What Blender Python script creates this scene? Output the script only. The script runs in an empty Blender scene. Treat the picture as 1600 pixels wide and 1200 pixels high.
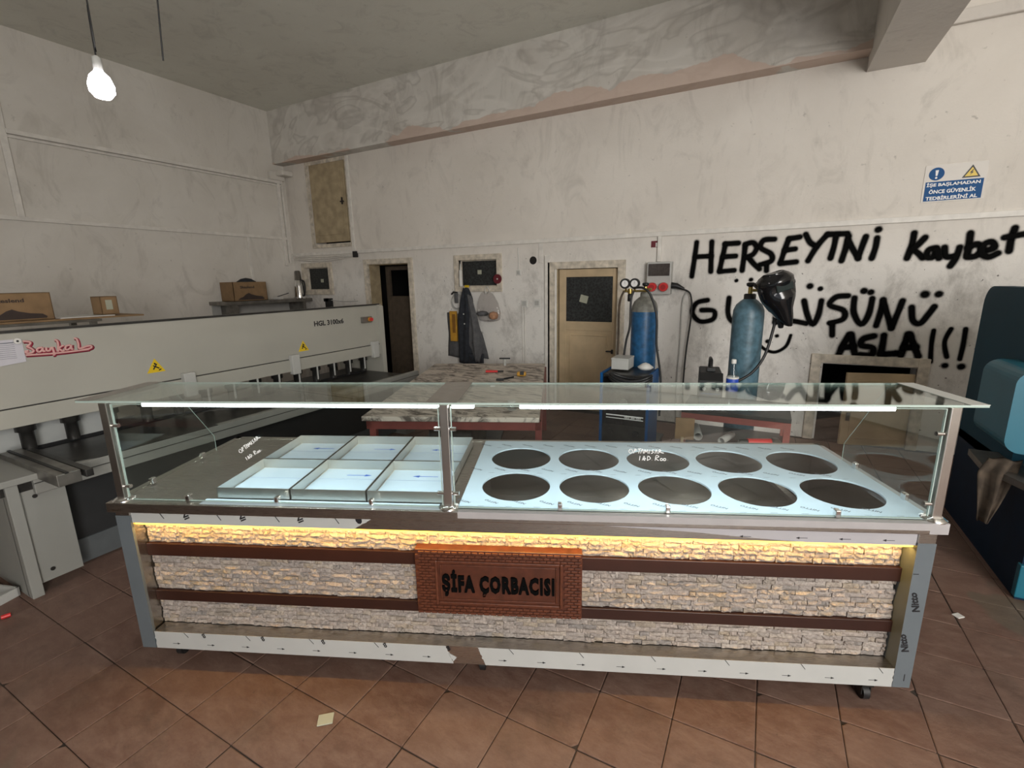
import bpy, bmesh, math, random
from math import sin, cos, pi, radians, sqrt, atan2
from mathutils import Vector, Matrix, noise
random.seed(7)
SC = bpy.context.scene
COL = SC.collection

# ------------------------------------------------------------------ camera
F = 742.4736
FW = Vector((-0.45792943, 0.86275029, -0.21438882))
RT = Vector((0.88493312, 0.46539529, -0.01733765))
UP = Vector((-0.08481748, 0.19765919, 0.97659451))
CAM = Vector((0, 0, 1.66228))
cd = bpy.data.cameras.new('camera'); cam = bpy.data.objects.new('camera', cd); COL.objects.link(cam)
cd.sensor_width = 36; cd.lens = F / 1600 * 36; cd.clip_start = .02; cd.clip_end = 100
M = Matrix((RT, UP, -FW)).transposed().to_4x4(); M.translation = CAM
cam.matrix_world = M
SC.camera = cam

# ------------------------------------------------------------------ world, light, exposure
SC.view_settings.view_transform = 'Standard'; SC.view_settings.look = 'None'
SC.view_settings.exposure = 0.32; SC.cycles.transparent_max_bounces = 40; SC.view_settings.gamma = 1; SC.view_settings.use_curve_mapping = False
w = bpy.data.worlds.new('world'); SC.world = w; w.use_nodes = True
w.node_tree.nodes['Background'].inputs[0].default_value = (.80, .88, 1, 1)
w.node_tree.nodes['Background'].inputs[1].default_value = .6

def area(name, loc, target, sx, sy, power, col):
    l = bpy.data.lights.new(name, 'AREA'); l.shape = 'RECTANGLE'; l.size = sx; l.size_y = sy
    l.energy = power; l.color = col
    o = bpy.data.objects.new(name, l); COL.objects.link(o); o.location = loc
    d = Vector(target) - Vector(loc)
    o.rotation_euler = d.to_track_quat('-Z', 'Y').to_euler()
    return o
# daylight coming in through the open shop front behind the camera, strongest on the right
area('entrance_daylight', (3.7, -2.6, 2.3), (0.7, 5.6, 2.5), 3.2, 3.0, 430, (1, .965, .92))

# the plane P(px, py, axis, value): where a sight line of the survey meets a real plane
def P(x, y, ax, v):
    d = FW * F + RT * (x - 800) - UP * (y - 600)
    t = (v - CAM[ax]) / d[ax]
    return CAM + d * t
D = 5.6            # back wall
XL = -7.09         # left wall
ZC = 4.27          # ceiling

# ------------------------------------------------------------------ materials
def nt(name):
    m = bpy.data.materials.new(name); m.use_nodes = True
    n = m.node_tree.nodes; b = n['Principled BSDF']
    return m, n, m.node_tree.links, b
def setb(b, **k):
    names = dict(col='Base Color', rough='Roughness', metal='Metallic', spec='Specular IOR Level', emit='Emission Color', es='Emission Strength', coat='Coat Weight', alpha='Alpha', trans='Transmission Weight')
    for a, v in k.items():
        if a in ('col', 'emit') and len(v) == 3: v = (*v, 1)
        b.inputs[names[a]].default_value = v
def mat(name, col, rough=.5, metal=0, var=.12, scale=12, bump=0, bscale=60, **k):
    """principled with slight procedural colour variation and optional bump, world-space coordinates"""
    m, n, L, b = nt(name); setb(b, col=col, rough=rough, metal=metal, **k)
    g = n.new('ShaderNodeNewGeometry')
    if var:
        t = n.new('ShaderNodeTexNoise'); t.inputs['Scale'].default_value = scale; t.inputs['Detail'].default_value = 5
        L.new(g.outputs['Position'], t.inputs['Vector'])
        r = n.new('ShaderNodeValToRGB'); r.color_ramp.elements[0].position = .3; r.color_ramp.elements[1].position = .7
        r.color_ramp.elements[0].color = (*[c * (1 - var) for c in col], 1); r.color_ramp.elements[1].color = (*[min(1, c * (1 + var)) for c in col], 1)
        L.new(t.outputs['Fac'], r.inputs['Fac']); L.new(r.outputs['Color'], b.inputs['Base Color'])
    if bump:
        t2 = n.new('ShaderNodeTexNoise'); t2.inputs['Scale'].default_value = bscale; t2.inputs['Detail'].default_value = 4
        L.new(g.outputs['Position'], t2.inputs['Vector'])
        bp = n.new('ShaderNodeBump'); bp.inputs['Strength'].default_value = bump; bp.inputs['Distance'].default_value = .01
        L.new(t2.outputs['Fac'], bp.inputs['Height']); L.new(bp.outputs['Normal'], b.inputs['Normal'])
    return m
def glow(name, col, s):
    m, n, L, b = nt(name); setb(b, col=col, emit=col, es=s); return m

def mixrgb(n, L, fac, a, b, mode='MIX'):
    x = n.new('ShaderNodeMix'); x.data_type = 'RGBA'; x.blend_type = mode
    for sock, v in ((x.inputs[0], fac), (x.inputs[6], a), (x.inputs[7], b)):
        if hasattr(v, 'is_output'): L.new(v, sock)
        else: sock.default_value = v if not isinstance(v, tuple) else (*v, 1) if len(v) == 3 else v
    return x.outputs[2]
def noise_n(n, L, vec, scale, detail=6, rough=.55, dist=0.0):
    t = n.new('ShaderNodeTexNoise'); t.inputs['Scale'].default_value = scale; t.inputs['Detail'].default_value = detail
    t.inputs['Roughness'].default_value = rough; t.inputs['Distortion'].default_value = dist
    L.new(vec, t.inputs['Vector']); return t.outputs['Fac']
def ramp(n, L, fac, stops):
    r = n.new('ShaderNodeValToRGB'); e = r.color_ramp.elements
    while len(e) < len(stops): e.new(.5)
    for i, (p_, c) in enumerate(stops):
        e[i].position = p_; e[i].color = (c, c, c, 1) if not isinstance(c, tuple) else (*c, 1)
    L.new(fac, r.inputs['Fac']); return r.outputs['Color']
def mathn(n, L, op, a, b=0.0, c=None):
    x = n.new('ShaderNodeMath'); x.operation = op
    for i, v in enumerate((a, b) if c is None else (a, b, c)):
        if hasattr(v, 'is_output'): L.new(v, x.inputs[i])
        else: x.inputs[i].default_value = v
    return x.outputs[0]
def vscale(n, L, vec, s):
    m = n.new('ShaderNodeMapping'); m.inputs['Scale'].default_value = s; L.new(vec, m.inputs['Vector']); return m.outputs[0]

def plaster(name, base, dirt, amount=.5, low=True, swirl=0.0, peel=None):
    m, n, L, b = nt(name); setb(b, rough=.85, spec=.25)
    g = n.new('ShaderNodeNewGeometry').outputs['Position']
    c = mixrgb(n, L, ramp(n, L, noise_n(n, L, g, .9, 7, .6, .4), ((.38, 0.0), (.68, amount))), base, dirt)
    c = mixrgb(n, L, ramp(n, L, noise_n(n, L, vscale(n, L, g, (1, 1, .5)), 3.2, 8, .68, 1.2), ((.52, 0.0), (.72, amount * .8))), c, tuple(x * .62 for x in dirt))
    c = mixrgb(n, L, ramp(n, L, noise_n(n, L, g, 14, 4, .6), ((.68, 0.0), (.76, .5))), c, tuple(x * .5 for x in dirt))
    if low:   # scuffs and stains get denser towards the worn lower part of the wall
        s = n.new('ShaderNodeSeparateXYZ'); L.new(g, s.inputs[0])
        hgt = n.new('ShaderNodeMapRange'); hgt.inputs[1].default_value = 2.2; hgt.inputs[2].default_value = 1.6
        L.new(s.outputs['Z'], hgt.inputs[0])
        st = ramp(n, L, noise_n(n, L, vscale(n, L, g, (1.3, 1.3, .8)), 2.2, 9, .75, .3), ((.50, 0.0), (.72, .7)))
        c = mixrgb(n, L, mathn(n, L, 'MULTIPLY', hgt.outputs[0], .75), c, (.80, .785, .755))
        c = mixrgb(n, L, mathn(n, L, 'MULTIPLY', st, hgt.outputs[0]), c, tuple(x * .45 for x in dirt))
        sp = ramp(n, L, noise_n(n, L, g, 32, 3, .5), ((.7, 0.0), (.74, .8)))
        c = mixrgb(n, L, mathn(n, L, 'MULTIPLY', sp, hgt.outputs[0]), c, (.05, .04, .035))
    if swirl:
        sw = noise_n(n, L, vscale(n, L, g, (.6, .6, 1.3)), 1.1, 2, .5, 2.2)
        c = mixrgb(n, L, ramp(n, L, sw, ((.40, 0.0), (.50, swirl), (.56, 0.0))), c, (.80, .77, .72))
        sw2 = noise_n(n, L, vscale(n, L, g, (.7, .7, 1.5)), 1.3, 2, .45, 2.6)
        c = mixrgb(n, L, ramp(n, L, sw2, ((.5, 0.0), (.56, swirl), (.66, 0.0))), c, tuple(x * .6 for x in dirt))
    if peel is not None:
        s2 = n.new('ShaderNodeSeparateXYZ'); L.new(g, s2.inputs[0])
        h = n.new('ShaderNodeMapRange'); h.inputs[1].default_value = peel + .26; h.inputs[2].default_value = peel
        L.new(s2.outputs['Z'], h.inputs[0])
        xm = n.new('ShaderNodeMapRange'); xm.inputs[1].default_value = -5.2; xm.inputs[2].default_value = -3.4; L.new(s2.outputs['X'], xm.inputs[0])
        v = mathn(n, L, 'ADD', mathn(n, L, 'MULTIPLY', noise_n(n, L, g, 1.5, 5, .5, .3), mathn(n, L, 'ADD', mathn(n, L, 'MULTIPLY', xm.outputs[0], .35), .65)), mathn(n, L, 'MULTIPLY', h.outputs[0], .42))
        c = mixrgb(n, L, ramp(n, L, v, ((.74, 0.0), (.755, .75))), c, (.60, .45, .37))
    L.new(c, b.inputs['Base Color'])
    bp = n.new('ShaderNodeBump'); bp.inputs['Strength'].default_value = .35; bp.inputs['Distance'].default_value = .02
    hh = mathn(n, L, 'ADD', noise_n(n, L, g, 6, 6, .6), mathn(n, L, 'MULTIPLY', noise_n(n, L, g, 60, 3, .6), .15))
    L.new(hh, bp.inputs['Height']); L.new(bp.outputs['Normal'], b.inputs['Normal'])
    return m

MT = {}
MT['wall'] = plaster('wall_plaster', (.76, .715, .655), (.58, .535, .48), .45)
MT['wall_l'] = plaster('left_wall_plaster', (.74, .71, .66), (.55, .51, .45), .5, low=False)
MT['beam'] = plaster('beam_plaster', (.68, .655, .61), (.52, .475, .42), .6, low=False, swirl=.35, peel=3.50)
MT['beam2'] = plaster('cross_beam_plaster', (.66, .62, .57), (.55, .51, .47), .4, low=False)
MT['ceiling'] = plaster('ceiling_plaster', (.78, .775, .70), (.66, .64, .57), .5, low=False)
MT['trunk'] = mat('white_trunking', (.74, .71, .66), .5, var=.1)
MT['wood_old'] = mat('bare_yellowed_wood', (.40, .32, .20), .65, var=.2, scale=9, bump=.2)
MT['frame_old'] = mat('worn_cream_frame_paint', (.60, .54, .45), .6, var=.3, scale=14, bump=.2)
MT['cream'] = mat('cream_door_paint', (.56, .43, .27), .5, var=.14, scale=5)
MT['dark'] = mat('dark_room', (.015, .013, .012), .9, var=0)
MT['darkdoor'] = mat('dark_door_paint', (.07, .052, .036), .7, var=.2)
MT['white_p'] = mat('white_plastic', (.66, .65, .62), .45, var=.05)
MT['grey_p'] = mat('light_grey_plastic', (.45, .45, .43), .45, var=.05)
MT['black'] = mat('black_rubber', (.012, .012, .013), .45, var=0)
MT['black_g'] = mat('glossy_black', (.01, .01, .011), .12, var=0)
MT['red_p'] = mat('red_plastic', (.62, .03, .03), .35, var=0)
MT['chrome'] = mat('chrome', (.8, .8, .8), .12, 1, var=0)
MT['machine'] = mat('machine_grey_paint', (.38, .37, .325), .45, var=.05, scale=2)
MT['machine_w'] = mat('machine_shaded_white', (.27, .27, .25), .5, var=.05, scale=2)  # white paint darkened to carry the shade low on the machine
MT['machine_dk'] = mat('machine_charcoal_panel', (.02, .021, .022), .6, var=.1)
MT['iron'] = mat('oily_table_steel', (.055, .053, .05), .35, .6, var=.35, scale=8)
MT['iron_lt'] = mat('worn_arm_steel', (.22, .21, .19), .35, .7, var=.3, scale=10)
MT['pink'] = mat('logo_pink', (.60, .33, .31), .5, var=0)
MT['logo_red'] = mat('logo_red', (.32, .02, .05), .5, var=0)
MT['ink'] = mat('black_ink', (.012, .012, .015), .5, var=0)
MT['yellow'] = mat('sticker_yellow', (.72, .50, .02), .4, var=0)
MT['paper'] = mat('paper', (.52, .51, .55), .8, var=.04)
MT['card'] = mat('cardboard', (.26, .165, .085), .85, var=.15, scale=10)
MT['card_dk'] = mat('cardboard_print', (.05, .035, .03), .8, var=.1)
MT['blue_s'] = mat('sign_blue', (.002, .075, .24), .5, var=0, spec=.2)
MT['teal_dk'] = mat('shaded_teal_paint', (.003, .045, .075), .6, var=.1, scale=3, spec=.2)  # darker copy of the press teal, side shade put into the colour
MT['teal'] = mat('lit_teal_paint', (.005, .12, .18), .45, var=.08, scale=4)  # brighter copy of the press teal for parts that face the light
MT['navy'] = mat('navy_paint', (.003, .016, .04), .6, var=.1, spec=.2)
MT['cloth_br'] = mat('dirty_brown_cloth', (.07, .052, .037), .95, var=.4, scale=18)
MT['cyl_b'] = mat('bright_blue_worn_paint', (.014, .085, .20), .38, var=.35, scale=25, bump=.1)
MT['cyl_g'] = mat('grey_blue_worn_paint', (.08, .155, .20), .42, var=.3, scale=22, bump=.1)
MT['cyl_top'] = mat('grey_worn_shoulder', (.17, .17, .15), .5, var=.35, scale=25)
MT['brass'] = mat('brass', (.50, .38, .13), .3, 1, var=0)
MT['red_st'] = mat('red_oxide_paint', (.20, .05, .04), .5, var=.2, scale=10)
MT['coat'] = mat('charcoal_cloth', (.022, .025, .032), .95, var=.3, scale=20)
MT['coat_lt'] = mat('grey_cloth_lining', (.10, .10, .105), .95, var=.2, scale=20)
MT['amber'] = mat('orange_yellow_plastic', (.50, .26, .03), .4, var=.15)
MT['bread'] = mat('bread_crust', (.45, .24, .14), .8, var=.3, scale=40)
MT['rail'] = mat('dark_brown_paint', (.028, .009, .006), .4, var=.1)
MT['plaque'] = mat('plaque_brown', (.075, .020, .009), .45, var=.25, scale=30)
MT['brickr'] = mat('plaque_brick_relief', (.10, .028, .012), .45, var=.3, scale=60)
MT['film'] = mat('white_protective_film', (.44, .45, .44), .35, var=.03, scale=6)
MT['film_b'] = mat('pale_blue_film', (.50, .60, .67), .3, var=.03, scale=6)
MT['film_shade'] = mat('shaded_protective_film', (.115, .135, .15), .42, var=.05, scale=6)  # bluish film with the counter front's shade put into its colour
MT['blue_ink'] = mat('blue_ink', (.05, .14, .55), .5, var=0)
MT['white_ink'] = mat('white_marker', (.9, .9, .9), .6, var=0)
MT['grey_ink'] = mat('grey_print', (.10, .11, .13), .5, var=0)
MT['tube'] = glow('cool_white_tube', (.88, .97, 1), 9)
MT['amber_l'] = glow('amber_strip', (1, .60, .08), 2.6)
MT['bulb'] = glow('bulb_glow', (1, .95, .98), 14)
MT['dial'] = mat('gauge_face', (.75, .75, .75), .4, var=0)
MT['maroon'] = mat('maroon_disc', (.13, .012, .02), .5, var=.1)
MT['sticker'] = mat('pale_sticker', (.42, .43, .34), .6, var=0)

def steel(name, col=(.52, .50, .47), rough=.28, stretch=(1, 60, 60), aniso=True):
    m, n, L, b = nt(name); setb(b, col=col, metal=1, rough=rough)
    tc = n.new('ShaderNodeTexCoord').outputs['Object']
    f = noise_n(n, L, vscale(n, L, tc, stretch), 12, 2, .5)
    L.new(ramp(n, L, f, ((.3, rough * .93), (.7, rough * 1.1))), b.inputs['Roughness'])
    v = noise_n(n, L, tc, 5, 5, .6)
    c = mixrgb(n, L, ramp(n, L, v, ((.35, 0.0), (.7, .35))), col, tuple(x * .75 for x in col))
    L.new(c, b.inputs['Base Color'])
    return m
MT['steel'] = steel('brushed_steel')
MT['steel_v'] = steel('brushed_steel_posts', (.58, .55, .52), .3, (60, 60, 1))
MT['steel_d'] = steel('steel_well', (.34, .32, .30), .33)
MT['steel_t'] = steel('tray_steel', (.62, .61, .57), .38, (30, 30, 2))

def glass_mat(name, tint, edge=False):
    m, n, L, b = nt(name); n.remove(b)
    out = [x for x in n if x.type == 'OUTPUT_MATERIAL'][0]
    tr = n.new('ShaderNodeBsdfTransparent'); tr.inputs[0].default_value = (*tint, 1)
    gl = n.new('ShaderNodeBsdfGlossy'); gl.inputs['Roughness'].default_value = .015; gl.inputs[0].default_value = (.95, 1, .98, 1)
    lw = n.new('ShaderNodeLayerWeight'); lw.inputs[0].default_value = .5
    f = mathn(n, L, 'MULTIPLY_ADD', mathn(n, L, 'POWER', lw.outputs['Facing'], 4.5), .90, .045)
    mx = n.new('ShaderNodeMixShader'); L.new(f, mx.inputs[0]); L.new(tr.outputs[0], mx.inputs[1]); L.new(gl.outputs[0], mx.inputs[2])
    L.new(mx.outputs[0], out.inputs[0]); return m
MT['glass'] = glass_mat('clear_glass', (.955, .975, .965))
MT['glass_edge'] = mat('green_glass_edge', (.42, .52, .48), .15, var=0)
MT['bag'] = glass_mat('thin_plastic_bag', (.90, .89, .89))
MT['petbottle'] = glass_mat('clear_bottle_plastic', (.85, .88, .9))

def dark_glass():
    m, n, L, b = nt('frosted_dark_pane'); setb(b, col=(.03, .032, .032), rough=.4, spec=.3)
    g = n.new('ShaderNodeNewGeometry').outputs['Position']
    vo = n.new('ShaderNodeTexVoronoi'); vo.inputs['Scale'].default_value = 40; L.new(g, vo.inputs['Vector'])
    c = mixrgb(n, L, vo.outputs['Distance'], (.012, .0125, .0125), (.05, .054, .054)); L.new(c, b.inputs['Base Color'])
    return m
MT['pane'] = dark_glass()

def stone_mat():
    m, n, L, b = nt('split_travertine'); setb(b, rough=.85, spec=.25)
    g = n.new('ShaderNodeTexCoord'); ge = n.new('ShaderNodeNewGeometry').outputs['Position']
    at = n.new('ShaderNodeAttribute'); at.attribute_name = 'tone'
    oi = n.new('ShaderNodeObjectInfo')
    f = mathn(n, L, 'FRACT', mathn(n, L, 'ADD', oi.outputs['Random'], at.outputs['Fac']))
    c = n.new('ShaderNodeValToRGB'); e = c.color_ramp.elements
    cols = [(0, (.40, .34, .30)), (.2, (.46, .40, .36)), (.42, (.36, .32, .295)), (.6, (.50, .445, .405)), (.80, (.42, .35, .27)), (.93, (.29, .27, .26)), (1, (.48, .42, .375))]
    while len(e) < len(cols): e.new(.5)
    for i, (p_, q) in enumerate(cols): e[i].position = p_; e[i].color = (*q, 1)
    L.new(f, c.inputs['Fac'])
    v = noise_n(n, L, ge, 90, 6, .7, .5)
    cc = mixrgb(n, L, ramp(n, L, v, ((.42, 0.0), (.66, .65))), c.outputs[0], (.17, .145, .125))
    L.new(cc, b.inputs['Base Color'])
    bp = n.new('ShaderNodeBump'); bp.inputs['Strength'].default_value = 1; bp.inputs['Distance'].default_value = .006
    L.new(noise_n(n, L, ge, 110, 5, .7), bp.inputs['Height']); L.new(bp.outputs['Normal'], b.inputs['Normal'])
    return m
MT['stone'] = stone_mat()

def tile_mat():
    m, n, L, b = nt('worn_red_brown_tile'); setb(b, rough=.5, spec=.4)
    g = n.new('ShaderNodeNewGeometry').outputs['Position']
    oi = n.new('ShaderNodeObjectInfo'); at = n.new('ShaderNodeAttribute'); at.attribute_name = 'tone'
    f = mathn(n, L, 'FRACT', mathn(n, L, 'ADD', oi.outputs['Random'], at.outputs['Fac']))
    c = mixrgb(n, L, f, (.135, .072, .053), (.165, .097, .073))
    rot = n.new('ShaderNodeMapping'); rot.inputs['Rotation'].default_value = (0, 0, .6); rot.inputs['Scale'].default_value = (1, 2.0, 1); L.new(g, rot.inputs['Vector'])
    v = noise_n(n, L, rot.outputs[0], 7.5, 12, .82, .25)
    c = mixrgb(n, L, ramp(n, L, v, ((.42, 0.0), (.64, .6))), c, (.26, .175, .14))
    c = mixrgb(n, L, ramp(n, L, noise_n(n, L, g, 2.6, 9, .72, .2), ((.52, 0.0), (.70, .5))), c, (.06, .042, .03))
    c = mixrgb(n, L, ramp(n, L, noise_n(n, L, g, 38, 4, .7), ((.66, 0.0), (.72, .6))), c, (.08, .055, .04))
    c = mixrgb(n, L, ramp(n, L, noise_n(n, L, g, 1.1, 3, .5, .4), ((.64, 0.0), (.655, .55))), c, (.125, .115, .085))
    L.new(c, b.inputs['Base Color'])
    L.new(ramp(n, L, v, ((.3, .42), (.7, .72))), b.inputs['Roughness'])
    bp = n.new('ShaderNodeBump'); bp.inputs['Strength'].default_value = .5; bp.inputs['Distance'].default_value = .008
    L.new(mathn(n, L, 'ADD', v, mathn(n, L, 'MULTIPLY', noise_n(n, L, g, 30, 5, .65), .3)), bp.inputs['Height']); L.new(bp.outputs['Normal'], b.inputs['Normal'])
    return m
MT['tile'] = tile_mat()
MT['grout'] = mat('dark_grout', (.035, .025, .02), .9, var=.5, scale=5)

def bench_mat():
    m, n, L, b = nt('paint_spattered_bench_top'); setb(b, rough=.6)
    g = n.new('ShaderNodeNewGeometry').outputs['Position']
    v = noise_n(n, L, vscale(n, L, g, (1, 2.5, 1)), 3.5, 9, .75, 1.5)
    c = mixrgb(n, L, ramp(n, L, v, ((.46, 0.0), (.58, .95))), (.60, .53, .46), (.08, .062, .05))
    L.new(c, b.inputs['Base Color']); return m
MT['bench'] = bench_mat()

def spray_mat():
    m, n, L, b = nt('black_spray_paint'); setb(b, col=(.004, .004, .004), rough=.9, spec=.05)
    at = n.new('ShaderNodeAttribute'); at.attribute_name = 'alpha'
    g = n.new('ShaderNodeNewGeometry').outputs['Position']
    a = mathn(n, L, 'POWER', at.outputs['Fac'], 1.5)
    L.new(a, b.inputs['Alpha']); return m
MT['spray'] = spray_mat()

# ------------------------------------------------------------------ object helpers
def link(name, me, m=None, parent=None, loc=None, kind=None, label=None):
    o = bpy.data.objects.new(name, me); COL.objects.link(o)
    if m is not None and me is not None and not me.materials: me.materials.append(MT[m] if isinstance(m, str) else m)
    if parent: o.parent = parent
    if loc is not None: o.location = loc
    if kind: o['kind'] = kind
    if label: o['label'] = label
    return o
def tag(o, label, cat, group=None):
    o['label'] = label; o['category'] = cat
    if group: o['group'] = group
    return o
def empty(name, loc, rz=0, label=None, cat=None, group=None):
    o = bpy.data.objects.new(name, None); COL.objects.link(o); o.location = loc; o.rotation_euler = (0, 0, rz); o.empty_display_size = .1
    if label: tag(o, label, cat, group)
    return o
def copytree(o, loc=None, rz=None, label=None):
    c = o.copy(); COL.objects.link(c)
    for ch in list(o.children):
        d = ch.copy(); COL.objects.link(d); d.parent = c; d.matrix_parent_inverse = ch.matrix_parent_inverse
        for g in list(ch.children):
            h = g.copy(); COL.objects.link(h); h.parent = d
    if loc is not None: c.location = loc
    if rz is not None: c.rotation_euler = (0, 0, rz)
    if label: c['label'] = label
    return c

class MB:
    """collects shapes into one mesh"""
    def __init__(s): s.v = []; s.f = []; s.sm = []
    def add(s, vs, fs, smooth=False):
        k = len(s.v); s.v += [tuple(v) for v in vs]; s.f += [tuple(i + k for i in f) for f in fs]; s.sm += [smooth] * len(fs); return s
    def box(s, x0, x1, y0, y1, z0, z1, b=0.0, T=None):
        if b:
            bm = bmesh.new(); bmesh.ops.create_cube(bm, size=1)
            for v in bm.verts: v.co = Vector(((x0 + x1) / 2 + v.co.x * (x1 - x0), (y0 + y1) / 2 + v.co.y * (y1 - y0), (z0 + z1) / 2 + v.co.z * (z1 - z0)))
            bmesh.ops.bevel(bm, geom=bm.edges[:], offset=b, segments=2, profile=.5, affect='EDGES')
            bm.verts.index_update(); vs = [v.co.copy() for v in bm.verts]; fs = [[v.index for v in f.verts] for f in bm.faces]; bm.free()
        else:
            vs = [Vector(c) for c in ((x0, y0, z0), (x1, y0, z0), (x1, y1, z0), (x0, y1, z0), (x0, y0, z1), (x1, y0, z1), (x1, y1, z1), (x0, y1, z1))]
            fs = [(0, 3, 2, 1), (4, 5, 6, 7), (0, 1, 5, 4), (1, 2, 6, 5), (2, 3, 7, 6), (3, 0, 4, 7)]
        if T: vs = [T @ v for v in vs]
        return s.add(vs, fs)
    def tube(s, pts, r, seg=10, caps=True, rs=None):
        pts = [Vector(p_) for p_ in pts]; n = len(pts); vs = []; fs = []
        up = None
        for i, p_ in enumerate(pts):
            t = (pts[min(i + 1, n - 1)] - pts[max(i - 1, 0)]).normalized()
            if up is None: up = t.orthogonal().normalized()
            else: up = (up - t * up.dot(t)).normalized()
            sd = t.cross(up); rr = rs[i] if rs else r
            for k in range(seg):
                a = 2 * pi * k / seg; vs.append(p_ + (up * cos(a) + sd * sin(a)) * rr)
        for i in range(n - 1):
            for k in range(seg):
                k2 = (k + 1) % seg; fs.append((i * seg + k, i * seg + k2, (i + 1) * seg + k2, (i + 1) * seg + k))
        s.add(vs, fs, True)
        if caps: s.add(vs[:seg], [tuple(range(seg))[::-1]]); s.add(vs[-seg:], [tuple(range(seg))])
        return s
    def cyl(s, p0, p1, r, seg=20, r1=None):
        return s.tube([p0, p1], r, seg, rs=[r, r if r1 is None else r1])
    def lathe(s, prof, c=(0, 0, 0), seg=24, T=None):
        vs = []; fs = []; n = len(prof)
        for r, z in prof:
            for k in range(seg):
                a = 2 * pi * k / seg; v = Vector((c[0] + r * cos(a), c[1] + r * sin(a), c[2] + z)); vs.append(T @ v if T else v)
        for i in range(n - 1):
            for k in range(seg):
                k2 = (k + 1) % seg; fs.append((i * seg + k, i * seg + k2, (i + 1) * seg + k2, (i + 1) * seg + k))
        s.add(vs, fs, True)
        if prof[0][0] > 1e-4: s.add(vs[:seg], [tuple(range(seg))[::-1]])
        if prof[-1][0] > 1e-4: s.add(vs[-seg:], [tuple(range(seg))])
        return s
    def prism(s, poly, a, b, axis='y', T=None):
        """poly in the plane across axis, extruded from a to b"""
        def mk(u, v, t): return Vector((u, t, v)) if axis == 'y' else (Vector((t, u, v)) if axis == 'x' else Vector((u, v, t)))
        n = len(poly); vs = [mk(u, v, a) for u, v in poly] + [mk(u, v, b) for u, v in poly]
        if T: vs = [T @ q for q in vs]
        fs = [tuple(range(n)), tuple(range(2 * n - 1, n - 1, -1))] + [(i, i + n, (i + 1) % n + n, (i + 1) % n) for i in range(n)]
        return s.add(vs, fs)
    def mesh(s, name='m'):
        me = bpy.data.meshes.new(name); me.from_pydata(s.v, [], s.f); me.polygons.foreach_set('use_smooth', s.sm)
        bm = bmesh.new(); bm.from_mesh(me); bmesh.ops.recalc_face_normals(bm, faces=bm.faces); bm.to_mesh(bm and me); bm.free()
        me.update(); return me
    def obj(s, name, m, parent=None, loc=None, kind=None, label=None):
        return link(name, s.mesh(name), m, parent, loc, kind, label)

def text_mesh(body, depth=.0004, bold=0.0, shear=0.0, space=1.0):
    c = bpy.data.curves.new('txt', 'FONT'); c.body = body; c.size = 1; c.extrude = .01; c.offset = bold; c.shear = shear; c.resolution_u = 2; c.space_character = space
    o = bpy.data.objects.new('txt', c); COL.objects.link(o)
    bpy.context.view_layer.update()
    me = bpy.data.meshes.new_from_object(o.evaluated_get(bpy.context.evaluated_depsgraph_get()))
    bpy.data.objects.remove(o); bpy.data.curves.remove(c)
    me.materials.clear()
    return me
def place_text(name, body, org, right, up, w, h, m, parent=None, depth=.001, bold=0.0, shear=0.0, space=1.0, proud=.0015):
    """letters scaled into w x h at org (lower left), raised on the surface normal right x up"""
    me = text_mesh(body, bold=bold, shear=shear, space=space)
    xs = [v.co.x for v in me.vertices]; ys = [v.co.y for v in me.vertices]; zs = [v.co.z for v in me.vertices]
    x0, x1, y0, y1 = min(xs), max(xs), min(ys), max(ys)
    if w is None: w = h * (x1 - x0) / (y1 - y0)
    r = Vector(right).normalized(); u = Vector(up).normalized(); nn = r.cross(u)
    for v in me.vertices:
        a = (v.co.x - x0) / (x1 - x0) * w; b_ = (v.co.y - y0) / (y1 - y0) * h
        v.co = Vector(org) + r * a + u * b_ + nn * (proud if v.co.z > 0 else proud - depth)
    me.update()
    return link(name, me, m, parent)
def spline(pts, k=6):
    pts = [Vector(p_) for p_ in pts]
    if len(pts) < 3: return pts
    out = []
    for i in range(len(pts) - 1):
        p0 = pts[max(i - 1, 0)]; p1 = pts[i]; p2 = pts[i + 1]; p3 = pts[min(i + 2, len(pts) - 1)]
        for j in range(k):
            t = j / k; out.append(.5 * ((2 * p1) + (p2 - p0) * t + (2 * p0 - 5 * p1 + 4 * p2 - p3) * t * t + (3 * p1 - p0 - 3 * p2 + p3) * t ** 3))
    out.append(pts[-1]); return out
def wire(name, pts, r, m, parent=None, seg=8): return MB().tube(spline(pts), r, seg).obj(name, m, parent)

# ================================================================== ROOM
# floor: grout bed, tiles as parts
fl = MB().box(XL - .1, 4.3, -4.1, D + 2.2, -.12, -.004).obj('floor', 'grout', kind='structure')
TP, TQ = .2855, .281
tx0, ty0 = .388, 1.892
tiles = []
for i in range(-27, 14):
    for j in range(-10, 14):
        cx, cy = tx0 + (i + .5) * TP, ty0 + (j + .5) * TQ
        if XL < cx < 4.2 and -1.2 < cy < D - .05: tiles.append((cx, cy))
def seen(q):
    d = Vector(q) - CAM; z = d.dot(FW)
    if z < .2: return False, 0
    px = 800 + F * d.dot(RT) / z; py = 600 - F * d.dot(UP) / z
    return (-60 < px < 1660 and -40 < py < 1250), (px, py, z)
def hidden(px, py):   # floor covered by the counter
    return 180 < px < 1440 and 690 < py < 1000
cand = []
for (cx, cy) in tiles:
    ok, pz = seen((cx, cy, 0))
    if ok and not hidden(pz[0], pz[1]): cand.append((pz[2], cx, cy))
cand.sort(); near = cand[:290]; nearset = {(a, b) for _, a, b in near}
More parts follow.
